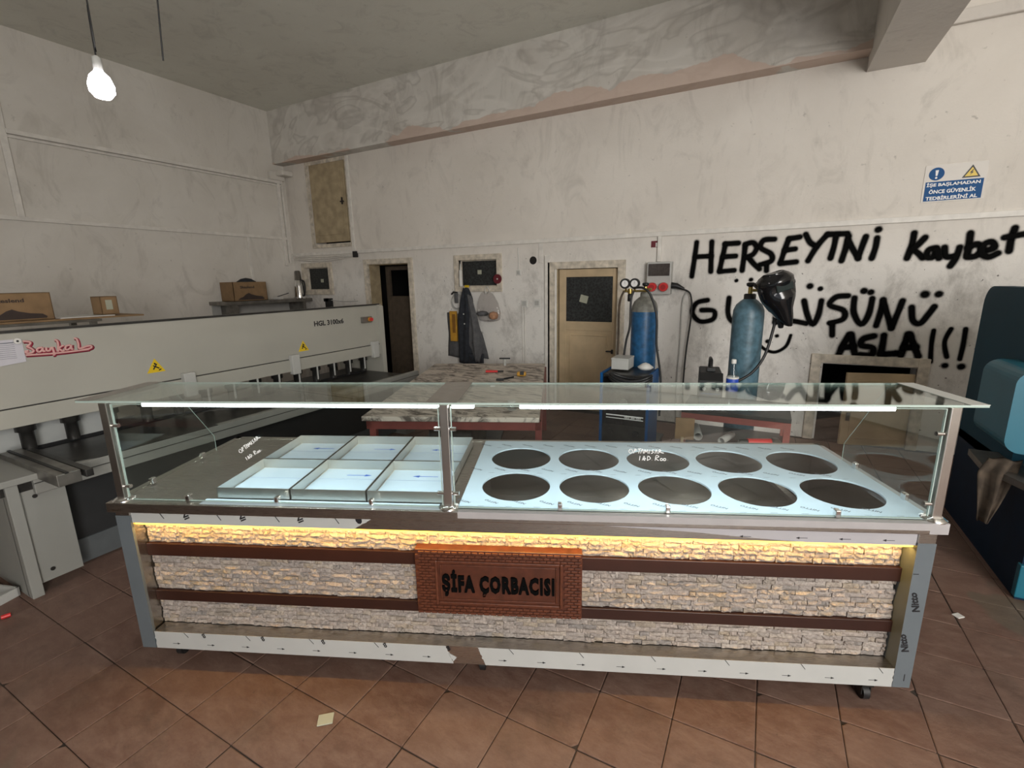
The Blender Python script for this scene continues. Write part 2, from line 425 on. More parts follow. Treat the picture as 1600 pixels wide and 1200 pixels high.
def tile_mesh(seed):
    rnd = random.Random(seed); a = TP / 2 - .0016; b_ = TQ / 2 - .0016; k = .003
    mb = MB(); out = []
    pts = []
    for cxn, cyn in ((-1, -1), (1, -1), (1, 1), (-1, 1)):
        ch = rnd.choice([.003, .003, .004, .02 if seed % 5 == 0 else .003])
        if cxn * cyn > 0: q = [(cxn * a, cyn * (b_ - ch)), (cxn * (a - ch), cyn * b_)]
        else: q = [(cxn * (a - ch), cyn * b_), (cxn * a, cyn * (b_ - ch))]
        pts += q if (cxn, cyn) in ((1, 1), (-1, -1), (1, -1), (-1, 1)) else q
    # order around by angle
    pts.sort(key=lambda q: atan2(q[1], q[0]))
    n = len(pts)
    vs = [Vector((x, y, -.012)) for x, y in pts] + [Vector((x, y, -.001)) for x, y in pts] + [Vector((x * (1 - k / a), y * (1 - k / b_), .0005)) for x, y in pts]
    fs = [tuple(range(2 * n, 3 * n))]
    for l in (0, n):
        fs += [(l + i, l + (i + 1) % n, l + n + (i + 1) % n, l + n + i) for i in range(n)]
    mb.add(vs, fs); me = mb.mesh('tile'); me.materials.append(MT['tile'])
    at = me.attributes.new('tone', 'FLOAT', 'POINT')
    for d_ in at.data: d_.value = 0.0
    return me
tms = [tile_mesh(s) for s in range(10)]
for _, cx, cy in near:
    o = link('tile', random.choice(tms), None, fl, (cx, cy, random.uniform(-.0006, .0006)))
    o.rotation_euler = (random.uniform(-.002, .002), random.uniform(-.002, .002), random.choice((0, pi)))
mb = MB(); tones = []
for (cx, cy) in tiles:
    if (cx, cy) in nearset: continue
    a = TP / 2 - .003; b_ = TQ / 2 - .003; c = .004
    vs = [(cx - a, cy - b_, -.003), (cx + a, cy - b_, -.003), (cx + a, cy + b_, -.003), (cx - a, cy + b_, -.003), (cx - a + c, cy - b_ + c, .0), (cx + a - c, cy - b_ + c, .0), (cx + a - c, cy + b_ - c, 0), (cx - a + c, cy + b_ - c, 0)]
    mb.add(vs, [(4, 5, 6, 7), (0, 1, 5, 4), (1, 2, 6, 5), (2, 3, 7, 6), (3, 0, 4, 7)]); tones += [random.random()] * 8
me = mb.mesh('far_tiles'); at = me.attributes.new('tone', 'FLOAT', 'POINT')
for d_, t in zip(at.data, tones): d_.value = t
link('tile_field', me, 'tile', fl, kind='stuff')

# walls
holes = [(-5.44, -4.62, -.01, 1.95), (-2.32, -1.53, -.01, 1.80), (.56, 1.30, -.01, .79), (-6.82, -6.27, 1.545, 1.93), (-3.76, -3.16, 1.575, 1.95), (-6.52, -5.73, 2.27, 3.47), (-2.70, -2.55, 1.86, 1.93)]
def wall_with_holes(x0, x1, z0, z1, y0, y1, hs):
    mb = MB(); xs = sorted({x0, x1, *[h[0] for h in hs], *[h[1] for h in hs]})
    for a, b_ in zip(xs, xs[1:]):
        cuts = sorted((h[2], h[3]) for h in hs if h[0] <= a + 1e-6 and h[1] >= b_ - 1e-6)
        z = z0
        for c0, c1 in cuts:
            if c0 > z + .02: mb.box(a, b_, y0, y1, z, c0)
            z = c1
        mb.box(a, b_, y0, y1, z, z1)
    return mb
holes = [h for h in holes if h[0] != -2.70]
wall_with_holes(XL - .2, 4.3, 0, ZC, D, D + .22, holes).obj('wall_back', 'wall', kind='structure')
MB().box(XL - .2, XL, -4.1, D + .22, 0, ZC).obj('wall_left', 'wall_l', kind='structure')
MB().box(4.2, 4.4, -4.1, D + .22, 0, ZC).obj('wall_right', 'wall_l', kind='structure')
wall = MB(); wall.box(XL - .2, .9, -4.3, -4.1, 0, ZC).box(.9, 4.3, -4.3, -4.1, 3.7, ZC)
wall.obj('wall_front', 'wall_l', kind='structure')
MB().box(XL - .2, 4.4, -4.3, D + .22, ZC, ZC + .15).obj('ceiling', 'ceiling', kind='structure')
# back rooms behind the doors, their darkness put into near-black walls
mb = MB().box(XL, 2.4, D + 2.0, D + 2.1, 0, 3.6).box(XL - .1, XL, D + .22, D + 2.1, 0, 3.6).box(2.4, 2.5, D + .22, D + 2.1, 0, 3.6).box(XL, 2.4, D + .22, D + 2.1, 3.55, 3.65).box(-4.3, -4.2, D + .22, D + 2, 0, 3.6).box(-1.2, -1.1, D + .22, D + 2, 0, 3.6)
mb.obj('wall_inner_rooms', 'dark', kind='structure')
# beams
MB().box(XL, .615, D - .19, D, 3.51, ZC).obj('trim_1', 'beam', kind='structure', label='deep plaster beam along the back wall with smears and peeled patches')
MB().box(.613, 1.017, -4.1, D, 3.39, ZC).obj('trim_2', 'beam2', kind='structure', label='plain plaster cross beam running forward from the back wall')
MB().box(1.017, 4.2, D - .05, D, 3.62, 3.72, .01).obj('trim_3', 'beam2', kind='structure', label='raised plaster band high on the wall right of the cross beam')
MB().box(XL + .0, XL + .06, 5.3, 5.56, 3.27, 3.40, .01).box(XL, XL + .22, 5.40, 5.6, 3.33, 3.41, .02).obj('trim_4', 'wall_l', kind='structure', label='rough plaster lump below the beam in the corner')
# trunking
def trunk(name_n, boxes, label):
    mb = MB()
    for b_ in boxes: mb.box(*b_, b=.004)
    return mb.obj(name_n, 'trunk', kind='structure', label=label)
trunk('trim_5', [(XL, 4.2, D - .025, D, 2.10, 2.15)], 'long white cable trunking across the back wall')
trunk('trim_6', [(XL, XL + .045, 2.30, 5.52, 3.225, 3.27), (XL, XL + .03, 2.30, 5.52, 3.19, 3.21)], 'double white trunking high on the left wall')
trunk('trim_7', [(XL, XL + .03, .6, 5.50, 2.365, 2.41)], 'white trunking midway up the left wall')
trunk('trim_8', [(XL, XL + .03, 2.25, 2.31, 2.40, 4.22)], 'vertical trunking at the left end of the left wall')
trunk('trim_9', [(XL, XL + .04, 5.42, 5.47, 1.95, 3.26), (XL, XL + .03, 5.50, 5.53, 2.0, 3.26)], 'vertical trunking in the corner of the left wall')
trunk('trim_10', [(XL, XL + .025, 4.80, 4.84, 1.5, 2.37)], 'short vertical trunking above the wall shelf')
trunk('trim_11', [(-5.70, -5.65, D - .025, D, 2.15, 3.50)], 'vertical white trunking beside the wooden wall hatch')
trunk('trim_12', [(-1.11, -1.07, D - .03, D, 1.83, 2.10)], 'short vertical trunking above the fuse box')
trunk('trim_13', [(-2.47, -2.40, D - .03, D, .02, 1.95), (-2.56, -2.5, D - .01, D, 1.86, 2.10)], 'vertical plaster and trunking strip left of the cream door')

# frames, doors, windows
def frame_mb(x0, x1, z0, z1, w_, y0, y1, bottom=True):
    mb = MB().box(x0, x0 + w_, y0, y1, z0, z1, .004).box(x1 - w_, x1, y0, y1, z0, z1, .004).box(x0 + w_, x1 - w_, y0 + .002, y1, z1 - w_, z1 - .001, .003)
    if bottom: mb.box(x0 + w_, x1 - w_, y0 + .002, y1, z0 + .001, z0 + w_, .003)
    return mb
def door_root(n, x, label): 
    o = empty('door_%d' % n, (x, D, 0)); o['kind'] = 'structure'; o['label'] = label; return o
d1 = door_root(1, -5.0, 'open doorway with worn cream frame and a dark room behind')
def off(mb, ox, oy=0, oz=0): mb.v = [(a - ox, b_ - oy, c - oz) for a, b_, c in mb.v]; return mb
off(frame_mb(-5.50, -4.56, 0, 2.0, .075, D - .03, D + .02, False), -5.0, D).obj('frame', 'frame_old', d1)
off(MB().box(-5.435, -5.42, D + .02, D + .24, 0, 1.93).box(-4.64, -4.625, D + .02, D + .24, 0, 1.93).box(-5.42, -4.64, D + .02, D + .24, 1.915, 1.93), -5.0, D).obj('jamb_lining', 'wood_old', d1)
off(MB().box(-5.36, -5.28, D + .30, D + .34, .02, 1.9).box(-4.70, -4.62, D + .30, D + .34, .02, 1.9).box(-5.28, -4.7, D + .30, D + .34, 1.35, 1.44).box(-5.28, -4.7, D + .31, D + .33, .1, 1.36).box(-5.28, -4.7, D + .30, D + .34, 1.84, 1.9), -5.0, D).obj('door_leaf', 'darkdoor', d1)
d2 = door_root(2, -1.92, 'closed cream door with a dark frosted upper pane')
off(frame_mb(-2.43, -1.46, 0, 1.865, .085, D - .03, D + .03, False), -1.92, D).obj('frame', 'frame_old', d2)
off(MB().box(-2.345, -2.31, D + .01, D + .1, 0, 1.78).box(-1.55, -1.52, D - .02, D + .1, 0, 1.78), -1.92, D).obj('jamb_lining', 'wood_old', d2)
lf = MB().box(-2.30, -2.21, D + .04, D + .08, .01, 1.775, .004).box(-1.62, -1.54, D + .04, D + .08, .01, 1.775, .004).box(-2.21, -1.62, D + .04, D + .08, 1.68, 1.775, .004).box(-2.21, -1.62, D + .04, D + .08, 1.03, 1.14, .004).box(-2.21, -1.62, D + .04, D + .08, .01, .12, .004).box(-2.21, -1.62, D + .05, D + .075, .1, 1.05).box(-2.16, -2.145, D + .036, D + .06, .17, .98, .004).box(-1.685, -1.67, D + .036, D + .06, .17, .98, .004).box(-2.145, -1.685, D + .036, D + .06, .965, .98, .004).box(-2.145, -1.685, D + .036, D + .06, .17, .185, .004)
ol = off(lf, -1.92, D).obj('door_leaf', 'cream', d2)
off(MB().box(-2.215, -1.615, D + .055, D + .065, 1.13, 1.69), -1.92, D).obj('pane', 'pane', ol)
off(MB().box(-2.03, -1.93, D + .05, D + .054, 1.37, 1.46, T=Matrix.Translation((-1.98, 0, 1.415)) @ Matrix.Rotation(.25, 4, 'Y') @ Matrix.Translation((1.98, 0, -1.415))), -1.92, D).obj('sticker', 'sticker', ol)
off(MB().box(-1.68, -1.60, D + .01, D + .03, .78, .795, .003).box(-1.615, -1.595, D + .02, D + .045, .76, .81), -1.92, D).obj('handle', 'black', ol)
d3 = door_root(3, .93, 'low doorway with worn cream frame and a half open cream leaf')
off(frame_mb(.455, 1.385, 0, .885, .085, D - .03, D + .03, False), .93, D).obj('frame', 'frame_old', d3)
T3 = Matrix.Translation((1.29, D + .04, 0)) @ Matrix.Rotation(radians(14), 4, 'Z') @ Matrix.Translation((-1.29, -(D + .04), 0))
off(MB().box(.73, 1.29, D + .0, D + .035, .01, .73, .003, T3).box(.80, 1.22, D - .006, D + .0, .08, .66, .003, T3), .93, D).obj('door_leaf', 'cream', d3)
off(MB().box(.76, .79, D - .02, D - .005, .26, .34, .002, T3), .93, D).obj('lock_plate', 'iron_lt', d3)

def window(n, x0, x1, z0, z1, w_, label, sx, sz):
    cx = (x0 + x1) / 2
    o = empty('window_%d' % n, (cx, D, z0)); o['kind'] = 'structure'; o['label'] = label
    off(frame_mb(x0, x1, z0, z1, w_, D - .03, D + .04), cx, D, z0).obj('window_frame', 'frame_old', o)
    off(frame_mb(x0 + w_ * .9, x1 - w_ * .9, z0 + w_ * .9, z1 - w_ * .9, .02, D + .05, D + .08), cx, D, z0).obj('sash', 'frame_old', o)
    off(MB().box(x0 + w_, x1 - w_, D + .06, D + .07, z0 + w_, z1 - w_), cx, D, z0).obj('pane', 'pane', o)
    off(MB().box(sx - .03, sx + .03, D + .054, D + .06, sz - .028, sz + .028), cx, D, z0).obj('sticker', 'sticker', o)
window(1, -6.89, -6.20, 1.475, 1.985, .075, 'small dark window near the corner in a worn cream frame', -6.52, 1.70)
window(2, -3.83, -3.09, 1.51, 2.00, .07, 'small dark window above the hanging coat in a worn cream frame', -3.47, 1.77)
# wall hatch
h = empty('window_3', (-6.12, D, 2.23)); h['kind'] = 'structure'; h['label'] = 'tall narrow wooden wall hatch with peeling paint below the beam'
off(frame_mb(-6.58, -5.67, 2.21, 3.505, .055, D - .02, D + .03), -6.12, D, 2.23).obj('frame', 'frame_old', h)
lf = off(MB().box(-6.50, -5.76, D - .01, D + .02, 2.29, 3.45, .004).box(-6.42, -5.85, D - .018, D - .008, 2.40, 3.34, .005), -6.12, D, 2.23).obj('hatch_leaf', 'wood_old', h)
off(MB().box(-5.86, -5.80, D - .04, D - .01, 2.86, 2.88, .003).box(-5.84, -5.825, D - .03, D - .01, 2.83, 2.93), -6.12, D, 2.23).obj('latch', 'black', lf)
# hanging wire bundle under trunking
o = empty('cable', (-6.6, D - .03, 2.07), 0, 'loose cable bundle hanging under the trunking above the small corner window', 'cable')
for k, zz in enumerate((0, .02, .045)):
    MB().tube(spline([(-.42, 0, .05), (-.38, 0, .03 - zz), (.2, -.01, .0 - zz * 1.4), (.7, -.01, .01 - zz), (.95, 0, .0)]), .008, 6).obj('strand', 'trunk', o)
MB().box(.93, 1.0, -.03, .02, -.03, .06, .005).obj('plug', 'black', o)

# graffiti ----------------------------------------------------------
def g2w(u, v): return P(1060 + u / 2.963, 340 + v / 2.963, 1, D)
layer = [0]
def strokes(name, lst, label, wd=.0235):
    vs = []; fs = []; al = []
    for st in lst:
        wk = wd
        if isinstance(st, tuple) and isinstance(st[0], (int, float)) and len(st) in (3,):   # dot
            c = g2w(st[0], st[1]); pts = [c, c + Vector((.004, 0, .002))]; wk = st[2]
        else:
            pts = spline([g2w(a, b_) for a, b_ in st], 5)
        layer[0] += 1; y = D - .0012 - .00012 * (layer[0] % 40)
        pts = [Vector((q.x, 0, q.z)) for q in pts]; n = len(pts); k0 = len(vs)
        prof = ((-2.2, 0), (-1.5, .14), (-1.1, .62), (-.75, 1), (.75, 1), (1.1, .62), (1.5, .14), (2.2, 0)); m_ = len(prof)
        for i, q in enumerate(pts):
            t = (pts[min(i + 1, n - 1)] - pts[max(i - 1, 0)]).normalized(); s = Vector((t.z, 0, -t.x))
            ww = wk * (1 + .12 * noise.noise(Vector((q.x * 9, q.z * 9, layer[0]))))
            for u_, a_ in prof: vs.append((q.x + s.x * u_ * ww, y - i * .00003, q.z + s.z * u_ * ww)); al.append(a_)
        for i in range(n - 1):
            for j in range(m_ - 1): fs.append((k0 + i * m_ + j, k0 + i * m_ + j + 1, k0 + (i + 1) * m_ + j + 1, k0 + (i + 1) * m_ + j))
        for end in (0, n - 1):
            q = pts[end]; t = (pts[min(end + 1, n - 1)] - pts[max(end - 1, 0)]).normalized() * (1 if end else -1); s = Vector((t.z, 0, -t.x))
            rings = ((0, 1), (.75, 1), (1.1, .62), (1.5, .14), (2.2, 0)); kk = len(vs); S = 10
            for r_, a_ in rings:
                for j in range(S + 1):
                    an = pi * j / S; dv = s * cos(an) + t * sin(an); vs.append((q.x + dv.x * r_ * wk, y, q.z + dv.z * r_ * wk)); al.append(a_)
            for a in range(len(rings) - 1):
                for j in range(S):
                    fs.append((kk + a * (S + 1) + j, kk + a * (S + 1) + j + 1, kk + (a + 1) * (S + 1) + j + 1, kk + (a + 1) * (S + 1) + j))
    me = bpy.data.meshes.new(name); me.from_pydata(vs, [], fs); a = me.attributes.new('alpha', 'FLOAT', 'POINT')
    a.data.foreach_set('value', al)
    o = link(name, me, 'spray'); tag(o, label, 'graffiti'); return o
strokes('graffiti', [[(85, 115), (76, 180), (62, 272)], [(155, 112), (152, 180), (150, 250)], [(78, 182), (152, 178)],
    [(218, 122), (205, 180), (190, 248)], [(215, 122), (278, 118)], [(205, 182), (265, 178)], [(190, 250), (258, 244)],
    [(310, 125), (303, 185), (295, 245)], [(310, 124), (345, 116), (362, 140), (345, 170), (308, 186)], [(325, 185), (350, 215), (375, 238)],
    [(445, 100), (395, 105), (382, 140), (428, 168), (430, 200), (378, 218)], [(408, 215), (408, 246)],
    [(512, 98), (492, 150), (472, 210)], [(512, 98), (562, 90)], [(492, 152), (540, 145)], [(472, 213), (545, 205)],
    [(590, 78), (610, 115), (638, 132)], [(690, 78), (640, 135), (600, 200)], [(690, 78), (782, 74)],
    [(730, 85), (720, 135), (704, 188)], [(788, 85), (775, 140), (755, 200)], [(785, 105), (810, 150), (832, 188)], [(868, 88), (850, 135), (832, 188)],
    [(920, 95), (912, 140), (895, 188)], (925, 56, .026)], 'first word of the spray painted wall slogan, tall capitals below the trunking')
strokes('graffiti', [[(1092, 72), (1080, 130), (1058, 188)], [(1142, 92), (1110, 125), (1078, 150)], [(1085, 148), (1110, 165), (1130, 186)],
    [(1192, 140), (1158, 150), (1150, 182), (1180, 182), (1196, 145), (1206, 188)], [(1232, 138), (1238, 180), (1278, 178)], [(1302, 138), (1285, 185), (1258, 224)],
    [(1352, 72), (1345, 125), (1335, 178)], [(1340, 140), (1385, 122), (1400, 150), (1375, 178), (1338, 182)],
    [(1412, 155), (1462, 140), (1450, 112), (1415, 125), (1405, 165), (1435, 182), (1478, 165)], [(1558, 48), (1540, 100), (1530, 155)], [(1510, 92), (1600, 76), (1680, 60)]],
    'second word of the spray painted slogan, written in small letters up to the right edge')
strokes('graffiti', [[(135, 382), (85, 395), (65, 440), (100, 480), (160, 470), (165, 432), (108, 428)],
    [(235, 372), (230, 440), (248, 478), (300, 492), (340, 460), (350, 390)], (268, 292, .016), (335, 288, .018), [(455, 395), (448, 485)], [(448, 485), (520, 478), (590, 490)],
    [(582, 385), (598, 455), (622, 495), (648, 450), (662, 385)], (608, 318, .026), (656, 330, .020),
    [(785, 362), (730, 368), (700, 405), (765, 430), (762, 470), (700, 488)], [(712, 495), (712, 545)],
    [(815, 372), (812, 440), (845, 495), (880, 450), (898, 375)], (858, 340, .026), (890, 346, .024),
    [(948, 380), (935, 440), (915, 500)], [(948, 385), (968, 450), (985, 512)], [(1038, 385), (1012, 450), (985, 512)],
    [(1080, 415), (1085, 475), (1118, 490), (1155, 450), (1185, 412)], (1140, 356, .030), (1204, 355, .026)],
    'second line of the spray painted slogan, partly behind the grey blue gas cylinder')
strokes('graffiti', [[(790, 542), (762, 590), (740, 640)], [(800, 540), (808, 590), (818, 642)], [(758, 602), (812, 596)],
    [(905, 548), (855, 562), (848, 592), (898, 602), (892, 636), (842, 635)], [(952, 545), (945, 590), (935, 632)], [(935, 634), (1008, 628)],
    [(1062, 540), (1045, 590), (1030, 638)], [(1072, 540), (1090, 590), (1110, 642)], [(1042, 602), (1100, 598)]], 'bold third line word of the spray painted slogan above the low doorway', .027)
strokes('graffiti', [[(1182, 522), (1172, 580), (1166, 668)], [(1262, 515), (1232, 575), (1242, 645)], (1232, 685, .022), [(1330, 515), (1318, 590), (1302, 655)], (1308, 690, .026)], 'three spray painted exclamation strokes beside the teal press', .017)
strokes('graffiti', [(455, 548, .016), (412, 573, .018), [(520, 545), (498, 595), (450, 622), (405, 612), (372, 585)]], 'spray painted smiling face between the gas cylinder and the low doorway', .014)

# ================================================================== WALL ITEMS
def flat(u, v, q=None):  # point on back wall from survey pixel
    return P(u, v, 1, D)
s = empty('safety_sign', (1.335, D - .006, 2.26), 0, 'blue and white safety notice with exclamation mark and yellow voltage triangle', 'sign')
MB().box(-.205, .205, 0, .006, 0, .30).obj('sign_plate', mat('sign_cream', (.62, .58, .53), .4, var=0), s)
MB().box(-.19, .19, -.002, .0, .008, .165).obj('text_panel', 'blue_s', s)
mb = MB(); mb.tube([(-.125, 0, .228), (-.125, -.002, .228)], .052, 32); mb.obj('blue_disc', 'blue_s', s)
MB().prism([(-.136, .258), (-.114, .258), (-.119, .212), (-.131, .212)], -.004, -.002).tube([(-.125, -.002, .196), (-.125, -.004, .196)], .008, 14).obj('exclamation_mark', 'white_ink', s)
MB().prism([(.045, .178), (.165, .178), (.105, .278)], -.002, 0).obj('triangle_border', 'ink', s)
MB().prism([(.062, .188), (.148, .188), (.105, .259)], -.003, -.002).obj('warning_triangle', 'yellow', s)
MB().prism([(.110, .240), (.090, .214), (.103, .216), (.094, .196), (.118, .221), (.105, .221), (.116, .238)], -.004, -.003).obj('voltage_flash', 'ink', s)
for k, (t, w_) in enumerate((('İŞE BAŞLAMADAN', .352), ('ÖNCE GÜVENLİK', .31), ('TEDBİRLERİNİ AL', .34))):
    place_text('lettering', t, (-w_ / 2 - .005, -.0022, .119 - k * .052), (1, 0, 0), (0, 0, 1), w_, .041 if k < 2 else .038, 'white_ink', s, bold=.03)
# fuse box
s = empty('fuse_box', (-1.065, D, 1.475), 0, 'grey fuse box with dark window and two red sockets on the back wall', 'fuse box')
MB().box(-.13, .13, -.11, 0, 0, .35, .006).obj('box_body', 'grey_p', s)
MB().box(-.115, .115, -.118, -.11, .20, .33, .003).obj('breaker_window', mat('smoked_window', (.06, .05, .045), .2, var=.2, scale=40), s)
for k, x in enumerate((-.06, .062)):
    c = MB().tube([(x, -.11, .085), (x, -.15, .08), (x, -.17, .08)], .05, 20, rs=[.045, .05, .044]).obj('socket', 'red_p', s)
    MB().tube([(x, -.169, .08), (x, -.175, .08)], .028, 16).obj('socket_cap', mat('darker_red', (.35, .015, .015), .4, var=0), c)
s = empty('power_cable', (-.93, D - .05, 1.55), 0, 'black plug and power cable hanging from the fuse box right side', 'cable')
MB().tube([(-.01, 0, .02), (.05, 0, .015), (.13, 0, -.02)], .03, 10, rs=[.036, .032, .014]).obj('plug', 'black', s)
MB().tube(spline([(.12, 0, -.02), (.2, 0, -.08), (.22, 0, -.3), (.19, 0, -.7), (.18, .0, -1.1), (.2, 0, -1.5)]), .009, 8).obj('cord', 'black', s)
s = wire('cable', [P(1073, 455, 1, D - .02), P(1066, 475, 1, D - .02), P(1062, 540, 1, D - .02), P(1057, 600, 1, D - .02), P(1055, 680, 1, D - .02)], .007, 'grey_p'); tag(s, 'thin grey cable running down the wall right of the blue gas cylinder', 'cable')
s = empty('wall_notice', (-1.135, D - .003, 1.985)); tag(s, 'small red and white notice beside the short trunking above the fuse box', 'notice')
MB().box(-.05, .05, 0, .003, 0, .07).obj('card', 'maroon', s); MB().box(0, .045, -.001, 0, .005, .05).obj('white_patch', 'white_p', s)
# light switches and sockets
def plate(loc, label, name='wall_socket', cat='socket', r=.05):
    s = empty(name, loc, 0, label, cat)
    MB().box(-r, r, -.012, 0, -r, r, .006).obj('plate', 'white_p', s)
    MB().box(-r * .6, r * .6, -.018, -.012, -r * .6, r * .6, .003).obj('insert', 'grey_p', s); return s
plate((-2.765, D, 1.36), 'left white wall socket between the window and cream door, with cable below')
plate((-2.585, D, 1.365), 'right white wall socket close to the cream door frame')
plate((-2.845, D, 1.75), 'small round white junction box with cable above it, right of the window', 'junction_box', 'junction box', .035)
s = wire('cable', [(-2.845, D - .01, 1.78), (-2.84, D - .01, 1.9), (-2.85, D - .01, 2.06)], .006, 'white_p'); tag(s, 'short white cable rising from the small junction box', 'cable')
s = MB().tube([(-2.80, D - .008, 1.32), (-2.79, D - .008, .3)], .006, 6).tube([(-2.76, D - .008, 1.32), (-2.76, D - .008, .3)], .006, 6).obj('cable', 'trunk'); tag(s, 'pair of white cables running down from the left wall socket', 'cable')
s = MB().tube([(-2.64, D - .004, 1.895), (-2.64, D + .0, 1.895)], .045, 16, rs=[.045, .05]).obj('wall_hole', 'dark'); tag(s, 'round dark pipe hole in the wall above the sockets', 'hole')
# maroon disc, sealant tube
s = empty('grinding_disc', (-3.135, D - .045, 1.675), 0, 'maroon grinding disc hung on the right side of the small window frame', 'disc')
MB().tube([(0, 0, 0), (0, -.006, 0)], .062, 28).obj('disc', 'maroon', s); MB().tube([(0, -.006, 0), (0, -.012, 0)], .01, 12).obj('hub', 'white_p', s)
s = empty('sealant_tube', (-3.70, D - .06, 1.585), 0, 'white sealant cartridge standing in the left side of the small window', 'tube')
MB().lathe([(.024, 0), (.024, .21), (.008, .225)], seg=16).obj('cartridge', 'white_p', s); MB().lathe([(.008, .225), (.009, .24), (.004, .30)], seg=12).obj('nozzle', 'white_p', s)
s = MB().box(-3.64, -3.58, D - .07, D - .04, 1.57, 1.60, .003).obj('sponge', 'yellow'); tag(s, 'small yellow block on the window sill above the coat', 'block')

# hanging coat
def cloth(name, cols, y0, m, parent=None, wob=.02, seed=1, nz=22, nx=14, thick=.01):
    """cols: list of (z, xl, xr) rows top to bottom, folds in y"""
    vs = []; fs = []
    rows = []
    for i in range(nz + 1):
        t = i / nz * (len(cols) - 1); a = min(int(t), len(cols) - 2); f = t - a
        rows.append([cols[a][k] * (1 - f) + cols[a + 1][k] * f for k in range(3)])
    for side in (0, 1):
        for i, (z, xl, xr) in enumerate(rows):
            for j in range(nx + 1):
                u = j / nx; x = xl + (xr - xl) * u
                fold = wob * sin(u * 13 + seed + i * .08) * min(1, i / 6 + .2) + .012 * noise.noise(Vector((x * 14, z * 5, seed)))
                bulge = -.05 * sin(pi * u) * (1 if side == 0 else .4)
                vs.append((x, y0 + bulge + fold + (thick if side else 0), z + .008 * sin(u * 9 + seed)))
    W = nx + 1; N = (nz + 1) * W
    for i in range(nz):
        for j in range(nx):
            a = i * W + j; fs.append((a, a + 1, a + W + 1, a + W)); fs.append((N + a, N + a + W, N + a + W + 1, N + a + 1))
    for i in range(nz):
        for j in (0, nx): a = i * W + j; fs.append((a, a + W, N + a + W, N + a))
    for j in range(nx):
        for i in (0, nz): a = i * W + j; fs.append((a, a + 1, N + a + 1, N + a))
    mb = MB(); mb.add(vs, fs, True); return mb.obj(name, m, parent)
s = empty('work_coat', (-3.60, D - .11, 1.52), 0, 'charcoal work coat hanging from a hook under the small window', 'coat')
cloth('coat_body', [(.04, -.04, .05), (-.1, -.10, .10), (-.4, -.16, .12), (-.75, -.15, .10), (-.98, -.15, .08)], 0, 'coat', s, .02, 1)
cloth('lining', [(-.05, .03, .09), (-.3, .06, .17), (-.6, .04, .25), (-.68, .03, .27), (-.95, .14, .2)], -.01, 'coat_lt', s, .012, 3)
for z in (-.30, -.43): MB().tube([(-.01 - z * .06, -.075, z), (-.01 - z * .06, -.083, z)], .009, 10).obj('button', 'white_p', s)
cloth('tail', [(-.85, -.1, .24), (-1.05, -.08, .24), (-1.12, -.08, .25)], .02, 'coat', s, .01, 5, 6)
s = cloth('grey_cloth', [(.72 + .5, -3.98, -3.60), (.95, -3.98, -3.42), (.60, -4.0, -3.32)], D - .02, 'coat_lt', None, .008, 7); tag(s, 'grey cloth hanging low behind the work coat', 'cloth')
s = empty('tool_case', (-3.84, D - .06, .83), 0, 'amber plastic tool case hanging left of the work coat', 'tool case')
MB().box(-.05, .06, -.04, 0, 0, .42, .008).obj('case', 'amber', s); MB().box(.0, .05, -.05, -.04, .12, .38, .004).obj('inner_strip', mat('dark_amber', (.22, .1, .015), .5, var=.1), s)
s = empty('cable_coil', (-3.80, D - .03, 1.38), 0, 'coil of thin grey cable hung on a hook beside the coat', 'cable coil')
for k in range(3):
    MB().tube([(.085 * cos(a * pi / 10) + .006 * k, -.01 * k, .10 * sin(a * pi / 10) - .004 * k) for a in range(21)], .006, 6).obj('loop', 'black' if k == 0 else 'grey_p', s)
MB().box(-.01, .05, -.05, -.03, -.02, .12, .01).obj('grey_pad', 'coat_lt', s)
MB().tube([(-.07, -.02, .10), (-.03, -.03, .13), (.03, -.03, .12)], .012, 8).obj('hook', 'black', s)
# plastic bag with bread
s = empty('plastic_bag', (-3.29, D - .06, 1.13), 0, 'clear plastic carrier bag hanging under the small window with bread inside', 'bag')
vs = []; fs = []; NZ, NS = 14, 20
for i in range(NZ + 1):
    t = i / NZ; z = t * .30; hw = .17 * sqrt(max(0.02, sin(pi * min(1, .12 + t * .5)))) * (1 - t) ** .55 + .03
    cx = .03 * (1 - t)
    for k in range(NS):
        a = 2 * pi * k / NS; vs.append((cx + hw * cos(a) + .008 * noise.noise(Vector((k, t * 6, 2))), -.02 + hw * .32 * sin(a) + .01 * noise.noise(Vector((k * 1.3, t * 9, 5))), z + .012 * cos(2 * a)))
for i in range(NZ):
    for k in range(NS): fs.append((i * NS + k, i * NS + (k + 1) % NS, (i + 1) * NS + (k + 1) % NS, (i + 1) * NS + k))
fs.append(tuple(range(NS)))
mb = MB(); mb.add(vs, fs, True); mb.obj('bag_body', 'bag', s); s.scale = (1.2, 1, 1.25)
MB().tube([(-.02, 0, .28), (-.03, 0, .33), (0, 0, .36), (.03, 0, .32), (.01, 0, .28)], .006, 6).obj('handle', 'white_p', s)
b1 = empty('bread_loaf', (-3.19, D - .08, 1.20), 0, 'round reddish loaf in the plastic bag, at its right corner', 'bread')
MB().lathe([(0, -.055), (.05, -.04), (.065, 0), (.05, .04), (0, .055)], seg=14).obj('loaf', 'bread', b1)
b2 = empty('dark_cloth', (-3.36, D - .08, 1.22), 0, 'dark folded item in the bottom left of the plastic bag', 'cloth')
MB().lathe([(0, -.03), (.06, -.025), (.085, 0), (.06, .03), (0, .04)], seg=12).obj('fold', 'coat_lt', b2)

